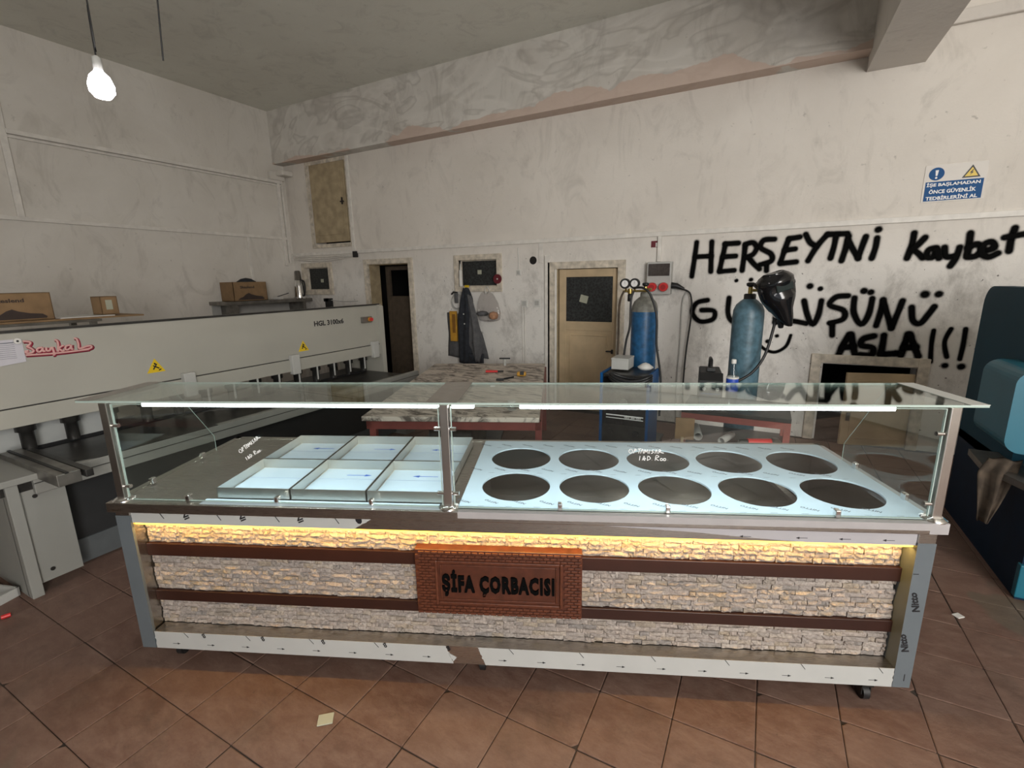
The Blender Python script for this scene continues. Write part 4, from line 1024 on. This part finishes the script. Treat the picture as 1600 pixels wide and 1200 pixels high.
pane('front_glass', MB().box(1.442, 3.156, .033, .039, TOPZ + .004, GZ - .004), MB().box(1.442, 3.156, .0325, .0395, GZ - .006, GZ - .004).box(1.442, 3.156, .0325, .0395, TOPZ + .002, TOPZ + .004))
pane('top_glass', MB().box(-.07, 3.285, .034, .384, GZ, GZ + .008), MB().box(-.0705, 3.2855, .0325, .034, GZ, GZ + .008).box(-.0705, 3.2855, .384, .3855, GZ, GZ + .008).box(-.0715, -.07, .034, .384, GZ, GZ + .008).box(3.285, 3.2865, .034, .384, GZ, GZ + .008))
for x in (.045, 3.183):
    poly = [(.055, TOPZ + .004), (.60, TOPZ + .004), (.60, .885), (.37, GZ - .004), (.055, GZ - .004)]
    g_ = co(MB().prism(poly, x - .003, x + .003, 'x'), 'side_glass', 'glass')
    co(MB().tube([(x, .60, TOPZ + .004), (x, .60, .885)], .0012, 6).tube([(x, .60, .885), (x, .37, GZ - .004)], .0012, 6), 'glass_edge', 'glass_edge', g_)
# steel cover strips on the top glass
co(MB().box(-.072, -.004, .0315, .386, GZ + .008, GZ + .0095), 'top_strip', 'steel')
co(MB().box(1.350, 1.470, .0315, .386, GZ + .008, GZ + .0095), 'top_strip', 'steel')
co(MB().box(3.225, 3.287, .0315, .386, GZ + .008, GZ + .0095), 'top_strip', mat('white_top_strip', (.6, .62, .6), .3, var=0))
# clamps along the glass foot
for (x, y_) in ((.34, .036), (.72, .036), (1.11, .036), (1.85, .036), (2.25, .036), (2.85, .036), (.045, .19), (.045, .50), (3.183, .19), (3.183, .50)):
    co(MB().box(x - .009, x + .009, y_ - .012, y_ + .012, TOPZ, TOPZ + .03, .004), 'glass_clamp', 'chrome')
# light tubes under the top glass
for a, b_ in ((.20, 1.395), (1.445, 1.53), (1.70, 3.0)):
    t_ = co(MB().box(a, b_, .043, .060, GZ - .017, GZ - .003, .003), 'light_tube', 'tube')
def strip_light(name, x0, x1, y_, z_, power, col, tilt, wd=.012):
    l = bpy.data.lights.new(name, 'AREA'); l.shape = 'RECTANGLE'; l.size = x1 - x0; l.size_y = wd; l.energy = power; l.color = col
    o = bpy.data.objects.new(name, l); COL.objects.link(o); o.location = O + E_ * ((x0 + x1) / 2) + N_ * y_ + Vector((0, 0, z_))
    o.rotation_euler = (tilt, 0, YAW); return o
strip_light('case_light', .20, 1.395, .052, GZ - .019, 3.7, (.82, .95, 1), radians(12))
strip_light('case_light', 1.50, 3.0, .052, GZ - .019, 4.5, (.82, .95, 1), radians(12))
strip_light('amber_light', .08, 3.12, .043, .686, 4.8, (1, .56, .13), radians(6), .01)
# handwriting on the glass
def hand(name, lst, org, sc, rot, m='white_ink', r=.0014):
    mb = MB()
    for st in lst:
        pts = []
        for u, v in st:
            a = u * cos(rot) - v * sin(rot); b_ = u * sin(rot) + v * cos(rot); pts.append((org[0] + a * sc, .0315, org[1] + b_ * sc))
        mb.tube(spline(pts, 4), r, 5)
    return co(mb, name, m)
W1 = [[(0, 1), (-.4, .5), (0, 0), (.5, .4), (.2, 1)], [(.9, 1), (.7, 0)], [(.9, 1), (1.3, .8), (.8, .5)], [(1.6, 1.0), (2.3, 1.05)], [(2, 1), (1.8, 0)], [(2.2, 0), (2.6, 1), (2.8, 0)], [(3, 0), (3.1, .9), (3.4, .3), (3.7, .9), (3.8, 0)],
      [(4.2, .9), (4.1, 0)], [(5, .9), (4.6, .6), (5, .3), (4.5, 0)], [(5.3, 0), (5.6, .9), (5.8, 0)], [(6.1, 0), (6.2, .9), (6.6, .6), (6.2, .4), (7.2, .1)]]
W2 = [[(0, 1), (-.1, 0)], [(.5, 0), (.9, 1), (1.1, 0), (.7, .4), (1.3, .4)], [(1.6, 0), (1.7, 1), (2.3, .5), (1.6, 0)], [(2.6, .1), (2.65, .1)], [(3.3, 0), (3.5, 1.2), (4.1, .9), (3.4, .5), (4.1, 0)], [(4.5, 0), (4.4, .4), (4.8, .5), (4.9, .1), (4.5, 0)], [(5.2, 0), (5.1, .4), (5.5, .5), (5.6, .1), (5.2, 0)], [(6, .1), (6.05, .1)]]
hand('glass_handwriting', W1, (2.105, 1.035), .0165, 0); hand('glass_handwriting', W2, (2.14, 1.008), .0165, 0)
hand('glass_handwriting', W1, (.60, 1.015), .0150, .62); hand('glass_handwriting', W2, (.62, .985), .0125, .55)

# trays on the deck
def tray(x0, x1, y0, y1):
    w_, d_ = x1 - x0, y1 - y0; h_ = .048; t = .003
    r_ = empty('steel_tray', O + E_ * (x0 + w_ / 2) + N_ * (y0 + d_ / 2) + Vector((0, 0, TOPZ)), YAW)
    a, b_ = w_ / 2 - .003, d_ / 2 - .003
    mb = MB().box(-a, a, -b_, b_, .001, .004).box(-a, -a + t, -b_, b_, .001, h_).box(a - t, a, -b_, b_, .001, h_).box(-a, a, -b_, -b_ + t, .001, h_).box(-a, a, b_ - t, b_, .001, h_)
    mb.obj('tray_body', 'steel_t', r_)
    f_ = MB().box(-a + .008, a - .008, -b_ + .008, b_ - .008, .004, .005).obj('film_liner', 'film_b', r_)
    MB().box(-a + .01, a - .01, .04, .0425, .005, .0055).box(-a + .01, a - .01, -b_ + .05, -b_ + .0515, .005, .0055).obj('liner_fold', mat('liner_line', (.32, .40, .55), .4, var=0), r_)
    return r_, a, b_
tl = [('steel', 'front left', 'front'), ]
names = {(0, 0): 'shallow steel tray, front row left end, nearest the left post', (1, 0): 'shallow steel tray in the middle of the front row', (2, 0): 'shallow steel tray, front row right end beside the middle post',
         (0, 1): 'shallow steel tray at the left end of the back row', (1, 1): 'shallow steel tray in the middle of the back row', (2, 1): 'shallow steel tray at the right end of the back row'}
xs = (.440, .758, 1.078, 1.402); ys = (.062, .392, .74)
for (i, j), lb in names.items():
    r_, a, b_ = tray(xs[i], xs[i + 1], ys[j], ys[j + 1]); tag(r_, lb, 'tray', 'shallow steel trays on the counter deck')
    if not (i == 0 and j == 0):
        dr = -1 if (i == 2 or i == 0) else 1; cx = .02; yy = .085
        MB().box(cx - .05, cx + .05, yy - .002, yy + .002, .005, .0056).prism([(cx + dr * .065, yy), (cx + dr * .035, yy + .011), (cx + dr * .035, yy - .011)], .005, .0056, 'z').obj('blue_arrow', 'blue_ink', r_)

# ================================================================== WORKBENCH behind the counter
wb = empty('workbench', O + E_ * 1.11 + N_ * 2.5, YAW, 'paint spattered workbench with red steel frame behind the counter', 'table')
MB().box(-.62, .62, -1.06, 1.06, .715, .75, .004).obj('bench_top', 'bench', wb)
MB().box(-.60, .63, -1.03, -.99, .65, .715).box(.59, .635, -1.03, 1.05, .65, .715).box(-.60, -.56, -1.03, 1.03, .65, .715).obj('frame_rail', 'red_st', wb)
for xx in (-.58, .59):
    for yy in (-1.03, .98): MB().box(xx, xx + .045, yy, yy + .045, 0, .65).obj('leg', 'red_st', wb)
MB().box(-.55, .2, -.6, .6, .12, .15).obj('lower_shelf', 'iron', wb)
MB().box(-.30, .05, -.5, .3, .15, .62, .004).obj('drawer_unit', 'iron_lt', wb)
def bench_item(name, u, v, label, cat): q = P(u, v, 2, .751); return empty(name, (q.x, q.y, .751), YAW, label, cat)
s = bench_item('red_pliers', 773, 582, 'red handled pliers lying on the workbench', 'pliers')
MB().tube([(-.09, -.012, .012), (.03, -.004, .012)], .010, 8).tube([(-.09, .02, .012), (.03, .006, .012)], .010, 8).obj('handle', 'red_p', s); MB().box(.03, .09, -.012, .014, .004, .02, .004).obj('jaw', 'iron', s)
s = bench_item('brass_valve', 789, 571, 'small tap fitting standing upright at the back of the workbench', 'valve')
MB().lathe([(.016, 0), (.016, .05), (.02, .055), (.02, .07)], seg=14).obj('valve_body', 'grey_p', s); MB().box(-.06, .06, -.01, .01, .07, .085, .004).obj('lever', 'black', s)
s = bench_item('adjustable_wrench', 793, 593, 'dark adjustable wrench lying beside the tape measure', 'wrench')
MB().tube([(-.06, -.04, .01), (.05, .07, .01)], .009, 8).box(-.10, -.03, -.07, -.03, .002, .02, .004).obj('wrench_body', 'black', s)
s = bench_item('tape_measure', 815, 587, 'yellow tape measure on the workbench near its right edge', 'tape measure')
MB().box(-.045, .045, -.035, .035, 0, .04, .012).obj('case', 'amber', s); MB().box(-.015, .025, -.0365, .02, .012, .042, .004).obj('black_band', 'black', s)
s = bench_item('white_lighter', 770, 604, 'small white block on the front of the workbench', 'block')
MB().box(-.02, .02, -.01, .01, 0, .012, .003).obj('block', 'white_p', s)
s = bench_item('glass_cup', 800, 640, 'small glass jar on the front edge of the workbench', 'jar')
MB().lathe([(.03, 0), (.035, .01), (.035, .05), (.028, .055)], seg=18).obj('jar_body', 'petbottle', s); MB().lathe([(.028, .055), (.03, .06), (.03, .068)], seg=18).obj('rim', 'grey_p', s)

# ================================================================== GAS CYLINDERS AND WELDERS
def cylinder(name, x, y_, r, hh, z0, body, top, label):
    s = empty(name, (x, y_, z0), 0, label, 'gas cylinder')
    MB().lathe([(r * .96, 0), (r, .02), (r, hh - r * 1.15)], seg=32).obj('cylinder_body', body, s)
    MB().lathe([(r, hh - r * 1.15), (r * .97, hh - r * .75), (r * .82, hh - r * .38), (r * .55, hh - r * .12), (r * .38, hh)], seg=32).obj('shoulder', top, s)
    MB().lathe([(r * .38, hh), (r * .38, hh + .035), (r * .30, hh + .04)], seg=20).obj('neck_ring', 'black' if body == 'cyl_g' else top, s)
    v = MB().lathe([(.016, hh + .035), (.016, hh + .09)], seg=12).tube([(0, 0, hh + .065), (.055, 0, hh + .065)], .011, 10).obj('valve', 'brass', s)
    MB().lathe([(.012, hh + .09), (.03, hh + .10), (.032, hh + .118), (.02, hh + .125)], seg=14).obj('handwheel', 'black', v)
    return s
c1x, c1y = -.985, 4.5
cylinder('gas_cylinder', c1x, c1y, .118, 1.34, .15, 'cyl_b', 'cyl_top', 'bright blue worn gas cylinder with grey shoulder and twin gauges')
c2x, c2y = -.112, 4.16
cylinder('gas_cylinder', c2x, c2y, .113, 1.485, 0, 'cyl_g', 'cyl_g', 'grey blue gas cylinder standing by the smiling face')
# trolley under cylinder 1
s = empty('cylinder_trolley', (c1x, c1y, 0), 0, 'low steel trolley under the bright blue gas cylinder', 'trolley')
MB().box(-.2, .2, -.16, .16, .12, .15, .004).obj('platform', 'iron', s)
for xx in (-.17, .17):
    for yy in (-.12, .12): MB().tube([(xx - .015, yy, .06), (xx + .015, yy, .06)], .06, 16).obj('wheel', 'black', s)
# regulator with two gauges
g = P(985, 443, 1, 4.4)
s = empty('pressure_regulator', g, 0, 'brass regulator with two round gauges in black rubber guards', 'regulator')
for k, sx in enumerate((-.043, .043)):
    r_ = MB().tube([(sx, 0, 0), (sx, -.03, 0)], .046, 24).obj('gauge_guard', 'black', s)
    MB().tube([(sx, -.03, 0), (sx, -.032, 0)], .030, 20).obj('gauge_face', 'dial', r_)
    MB().box(sx - .001, sx + .001, -.034, -.032, -.002, .02).obj('needle', 'ink', r_)
MB().tube([(-.07, .01, -.07), (.16, .01, -.066)], .010, 8).tube([(0, 0, -.045), (0, 0, -.09)], .022, 12).tube([(-.04, 0, -.04), (-.04, .01, -.07)], .01, 8).tube([(.04, 0, -.04), (.04, .01, -.07)], .01, 8).obj('brass_body', 'brass', s)
MB().lathe([(.015, -.16), (.022, -.155), (.022, -.10), (.015, -.09)], seg=12).obj('adjusting_knob', 'black', s)
# hoses
def px(u, v, y_): return P(u, v, 1, y_)
def hose(pts, r, m, label):
    o = wire('gas_hose', pts, r, m); tag(o, label, 'hose'); return o
hose([px(975, 455, 4.35), px(968, 475, 4.3), px(966, 530, 4.3), px(964, 580, 4.3), px(966, 640, 4.3), px(955, 690, 4.3)], .010, 'cloth_br', 'reddish brown hose hanging down left of the bright blue cylinder')
hose([px(990, 455, 4.3), px(986, 470, 4.28), px(984, 510, 4.28), px(978, 535, 4.28), px(972, 580, 4.28), px(968, 640, 4.28), px(960, 690, 4.28)], .010, 'black', 'black hose hanging from the regulator toward the welding set')
hose([px(990, 450, 4.3), px(1005, 450, 4.25), px(1017, 462, 4.25), px(1026, 495, 4.25), px(1026, 540, 4.25), px(1032, 590, 4.25), px(1030, 650, 4.2)], .010, 'black', 'black hose looping over the front of the bright blue cylinder')
hose([px(1213, 492, 4.0), px(1208, 515, 4.0), px(1195, 555, 3.98), px(1175, 582, 3.95), px(1150, 597, 3.9), px(1140, 602, 3.88)], .010, 'black', 'black hose curving down from the welding mask to the small welder')
# welding mask on cylinder 2
q = px(1214, 458, 3.95)
s = empty('welding_mask', q, 0, 'glossy black welding mask hung on the grey blue cylinder valve', 'mask')
vs = []; fs = []; NU, NV = 18, 14
for j in range(NV + 1):
    t = j / NV; z = .15 - t * .34
    wd_ = .115 * (1 - .15 * (2 * t - .3) ** 2) * (1 if t < .55 else 1 - (t - .55) * 1.15)
    for i in range(NU + 1):
        a = -pi * .62 + i / NU * pi * 1.24
        dep = .12 * (1 - .45 * max(0, t - .4)); x = wd_ * sin(a) ; y2 = -dep * cos(a)
        if t < .12: f = .55 + t / .12 * .45; x *= f; y2 *= f
        if .25 < t < .50 and abs(a) < .75: y2 += .018
        vs.append((x, y2, z - .05 * cos(a) * (1 if t > .8 else 0)))
W_ = NU + 1
for j in range(NV):
    for i in range(NU): a = j * W_ + i; fs.append((a, a + 1, a + W_ + 1, a + W_))
fs.append(tuple(range(W_)))
me = bpy.data.meshes.new('mask_shell'); me.from_pydata(vs, [], fs); me.polygons.foreach_set('use_smooth', [True] * len(fs))
RM = Matrix.Rotation(.55, 4, 'Z') @ Matrix.Rotation(-.30, 4, 'Y'); me.transform(RM)
o = link('mask_shell', me, 'black_g', s); md = o.modifiers.new('s', 'SOLIDIFY'); md.thickness = .006
mb = MB().box(-.06, .06, -.112, -.098, .02, .075, .006, RM); mb.obj('viewing_window', mat('dark_visor', (.02, .03, .03), .05, var=0), s)
MB().tube([RM @ Vector(v) for v in ((-.11, .02, .06), (-.115, .06, .09), (0, .13, .12), (.115, .06, .09), (.11, .02, .06))], .010, 6).obj('headband', 'black', s)
for sx in (-1, 1): MB().tube([RM @ Vector((sx * .105, -.01, .05)), RM @ Vector((sx * .128, -.01, .05))], .022, 12).obj('pivot_knob', 'black', s)
MB().tube([RM @ Vector((-.02, -.03, -.17)), RM @ Vector((-.02, 0, -.25))], .028, 10, rs=[.030, .018]).obj('chin_piece', 'black', s)
# gas feed machine (blue framed wire welder)
s = empty('welding_machine', (-1.0, 4.12, 0), 0, 'blue framed welding machine with dark control panel in front of the bright blue cylinder', 'welder')
MB().box(-.19, .19, -.2, .17, .12, .86, .006).obj('housing', 'iron', s)
for sx in (-.2, .2): MB().box(sx - .012, sx + .012, -.215, .18, .08, .87, .004).obj('blue_side_frame', 'blue_s', s)
pn = MB().box(-.18, .18, -.212, -.2, .42, .84, .003).obj('control_panel', 'black_g', s)
MB().tube([(.0, -.212, .62), (.0, -.235, .62)], .035, 20).obj('dial_knob', 'iron_lt', pn)
MB().box(-.15, .17, -.2135, -.212, .50, .51).box(-.15, .17, -.2135, -.212, .475, .482).obj('white_stripe', 'white_ink', pn)
place_text('lettering', 'GKS 300 WH', (.01, -.2135, .486), (1, 0, 0), (0, 0, 1), .14, .014, 'white_ink', pn, bold=.03)
for xx in (-.11, .11): MB().tube([(xx, -.212, .36), (xx, -.24, .36)], .025, 14).obj('connector', 'black', s)
for xx in (-.15, .15): MB().tube([(xx - .015, -.14, .06), (xx + .015, -.14, .06)], .06, 16).obj('wheel', 'black', s)
MB().box(-.19, .19, -.2, .17, .06, .12).obj('base', 'iron', s)
s = empty('white_tool_box', (-1.07, 4.16, .875), 0, 'pale box on top of the blue framed welding machine', 'box')
MB().box(-.09, .06, -.1, .1, 0, .085, .004).obj('box_body', 'grey_p', s); MB().box(-.092, .062, -.102, .102, .085, .1, .002).obj('lid', 'grey_p', s)
s = MB().lathe([(0, 0), (.05, .01), (.07, .03), (.03, .06), (0, .07)], (-.875, 4.12, .873), 10).obj('crumpled_paper', 'white_p'); tag(s, 'crumpled white paper on top of the blue framed welding machine', 'paper')
s = empty('hose_coil', (-.93, 3.82, .80), 0, 'coiled black torch cable lying on the front of the blue framed welding machine', 'cable coil')
for k in range(3): MB().tube([(.17 * cos(a * pi / 10), .06 * sin(a * pi / 10) + .0, .02 * k + .05 * cos(a * pi / 10) ** 2) for a in range(21)], .013, 6).obj('loop', 'black', s)

# red steel welding table
s = empty('red_steel_table', (-.14, 3.80, 0), 0, 'red oxide steel table carrying the small welder', 'table')
MB().box(-.34, .36, -.25, .22, .69, .72, .003).obj('table_top', 'iron', s)
MB().box(-.34, .36, -.25, -.21, .645, .69).box(-.34, .36, .18, .22, .645, .69).box(-.34, -.30, -.21, .21, .645, .69).box(.32, .36, -.21, .21, .645, .69).obj('frame_rail', 'red_st', s)
for xx in (-.34, .32):
    for yy in (-.25, .18): MB().box(xx, xx + .04, yy, yy + .04, 0, .645).obj('leg', 'red_st', s)
MB().box(-.34, .36, -.24, .24, .44, .47).obj('lower_shelf', 'iron', s)
for k, (x, y_, r_, ll) in enumerate(((-.36, 3.60, .032, .25), (-.20, 3.58, .026, .2))):
    p_ = empty('steel_pipe', (x, y_, .472 + r_), .2 - k * .5, ('large' if k == 0 else 'small') + ' grey pipe offcut lying on the lower shelf of the red table', 'pipe')
    mb = MB(); S = 20; vs = []; fs = []
    for i, (rr, yy) in enumerate(((r_, 0), (r_, ll), (r_ * .8, ll), (r_ * .8, 0))):
        for q in range(S): vs.append((rr * cos(2 * pi * q / S), yy, rr * sin(2 * pi * q / S)))
    for i in range(4):
        for q in range(S): fs.append((i * S + q, i * S + (q + 1) % S, ((i + 1) % 4) * S + (q + 1) % S, ((i + 1) % 4) * S + q))
    mb.add(vs, fs, True); mb.obj('pipe_wall', 'grey_p', p_)
s = empty('angle_grinder', (.06, 3.66, .472), .4, 'red angle grinder lying on the lower shelf of the red table', 'grinder')
MB().tube([(-.1, 0, .03), (.06, 0, .03)], .028, 12).obj('motor_body', 'red_p', s); MB().lathe([(.045, .0), (.045, .03), (.02, .06)], (.09, 0, 0), 14).obj('gear_head', 'iron_lt', s)
MB().tube([(-.1, 0, .03), (-.16, 0, .03)], .02, 10).obj('grip', 'black', s)
s = empty('cardboard_piece', (-.45, 3.51, .50), .2, 'brown cardboard piece standing at the left of the red table', 'cardboard')
MB().box(-.06, .07, -.01, .01, 0, .16, .001).obj('sheet', 'card', s); MB().box(-.02, .0, -.02, .0, -.5, .02).obj('stick', 'wood_old', s)
# small inverter welder + bottle
s = empty('small_welder', (-.33, 3.84, .72), .15, 'small black inverter welder with carry handle on the red table', 'welder')
MB().box(-.075, .075, -.14, .14, 0, .25, .008).obj('housing', 'machine_dk', s)
pn = MB().prism([(-.14, .08), (-.19, .08), (-.19, .20), (-.14, .25)], -.08, .08, 'x').obj('front_panel', 'black', s)
for xx in (-.045, .045): MB().tube([(xx, -.19, .14), (xx, -.205, .14)], .012, 12).obj('knob', 'white_p', pn)
MB().box(-.03, .03, -.192, -.19, .15, .19).obj('display', 'iron_lt', pn)
MB().box(-.065, .065, -.192, -.19, .10, .106).obj('trim_line', 'blue_s', pn)
MB().tube([(0, -.08, .25), (0, -.06, .33), (0, .06, .33), (0, .10, .25)], .012, 8).box(-.03, .03, -.1, -.04, .25, .28, .005).obj('carry_handle', 'black', s)
s = empty('water_bottle', (-.165, 3.70, .72), 0, 'clear plastic water bottle with blue label and white cap', 'bottle')
MB().lathe([(.036, 0), (.040, .01), (.040, .22), (.034, .26), (.016, .31), (.014, .335)], seg=22).obj('bottle_body', 'petbottle', s)
MB().lathe([(.0405, .13), (.0415, .135), (.0415, .215), (.0405, .22)], seg=22).obj('label_band', mat('bottle_blue', (.02, .07, .45), .4, var=0), s)
MB().lathe([(.0405, .22), (.042, .222), (.042, .232), (.0405, .234)], seg=22).obj('label_edge', 'white_p', s)
MB().lathe([(.017, .33), (.017, .355), (.014, .36)], seg=16).obj('cap', 'white_p', s)

# ================================================================== TEAL PRESS ON THE RIGHT
s = empty('teal_press', (1.6, 3.7, 0), 0, 'large teal painted press machine at the right edge', 'machine')
def po_(mb, name, m, parent=None): return off(mb, 1.6, 3.7, 0).obj(name, m, parent or s)
def rrect(x0, x1, z0, z1, r, corners=(1, 1, 1, 1), n=6):
    pts = []
    for k, (cx, cz, a0) in enumerate(((x1 - r, z1 - r, 0), (x0 + r, z1 - r, pi / 2), (x0 + r, z0 + r, pi), (x1 - r, z0 + r, 3 * pi / 2))):
        if corners[k]: pts += [(cx + r * cos(a0 + pi / 2 * i / n), cz + r * sin(a0 + pi / 2 * i / n)) for i in range(n + 1)]
        else: pts.append(((x1 if k in (0, 3) else x0), (z1 if k < 2 else z0)))
    return pts
po_(MB().prism(rrect(3.45, 4.25, .55, 1.57, .12, (1, 0, 0, 0)), 1.27, 1.36, 'x'), 'side_plate', 'teal_dk')
po_(MB().prism([(3.12, 0), (4.25, 0), (4.25, .6), (3.45, .62), (3.12, .55)], 1.27, 1.36, 'x'), 'side_plate', 'navy')  # dark blue lower body with the side's shade in its colour
po_(MB().box(1.36, 2.6, 3.5, 4.2, .62, 1.55, .02), 'rear_body', 'teal_dk')
hd = MB(); hd.prism(rrect(1.135, 2.5, .755, 1.18, .07, (0, 1, 1, 0)), 3.2, 3.62); po_(hd, 'head_housing', 'teal')
po_(MB().box(1.26, 2.5, 3.10, 3.14, .02, .20, .004), 'front_foot', 'teal')
po_(MB().box(1.36, 2.5, 3.14, 3.5, .02, .58, .01), 'base_body', 'navy')
po_(MB().prism([(1.14, 3.62), (1.12, 3.35), (1.25, 2.98), (2.4, 2.9), (2.4, 3.6)], .60, .635, 'z'), 'work_table', 'iron_lt')
q = empty('paper_stack', (1.45, 3.13, .636), .1, 'stack of worn papers on the press table', 'papers')
for k in range(7): MB().box(-.12 + random.uniform(-.008, .008), .16, -.1, .1, k * .012, k * .012 + .009).obj('sheaf', 'white_p' if k % 2 else 'paper', q)
q = MB().box(1.265, 1.295, 3.08, 3.22, .636, .74, .003).obj('red_binder', 'maroon'); tag(q, 'dark red binder beside the papers on the press table', 'binder')
q = cloth('dirty_rag', [(.70, 1.12, 1.25), (.62, 1.08, 1.23), (.48, 1.10, 1.20), (.34, 1.12, 1.16)], 3.28, 'cloth_br', None, .025, 4, 16, 12); tag(q, 'dirty brown rag hanging from the corner of the press table', 'rag')
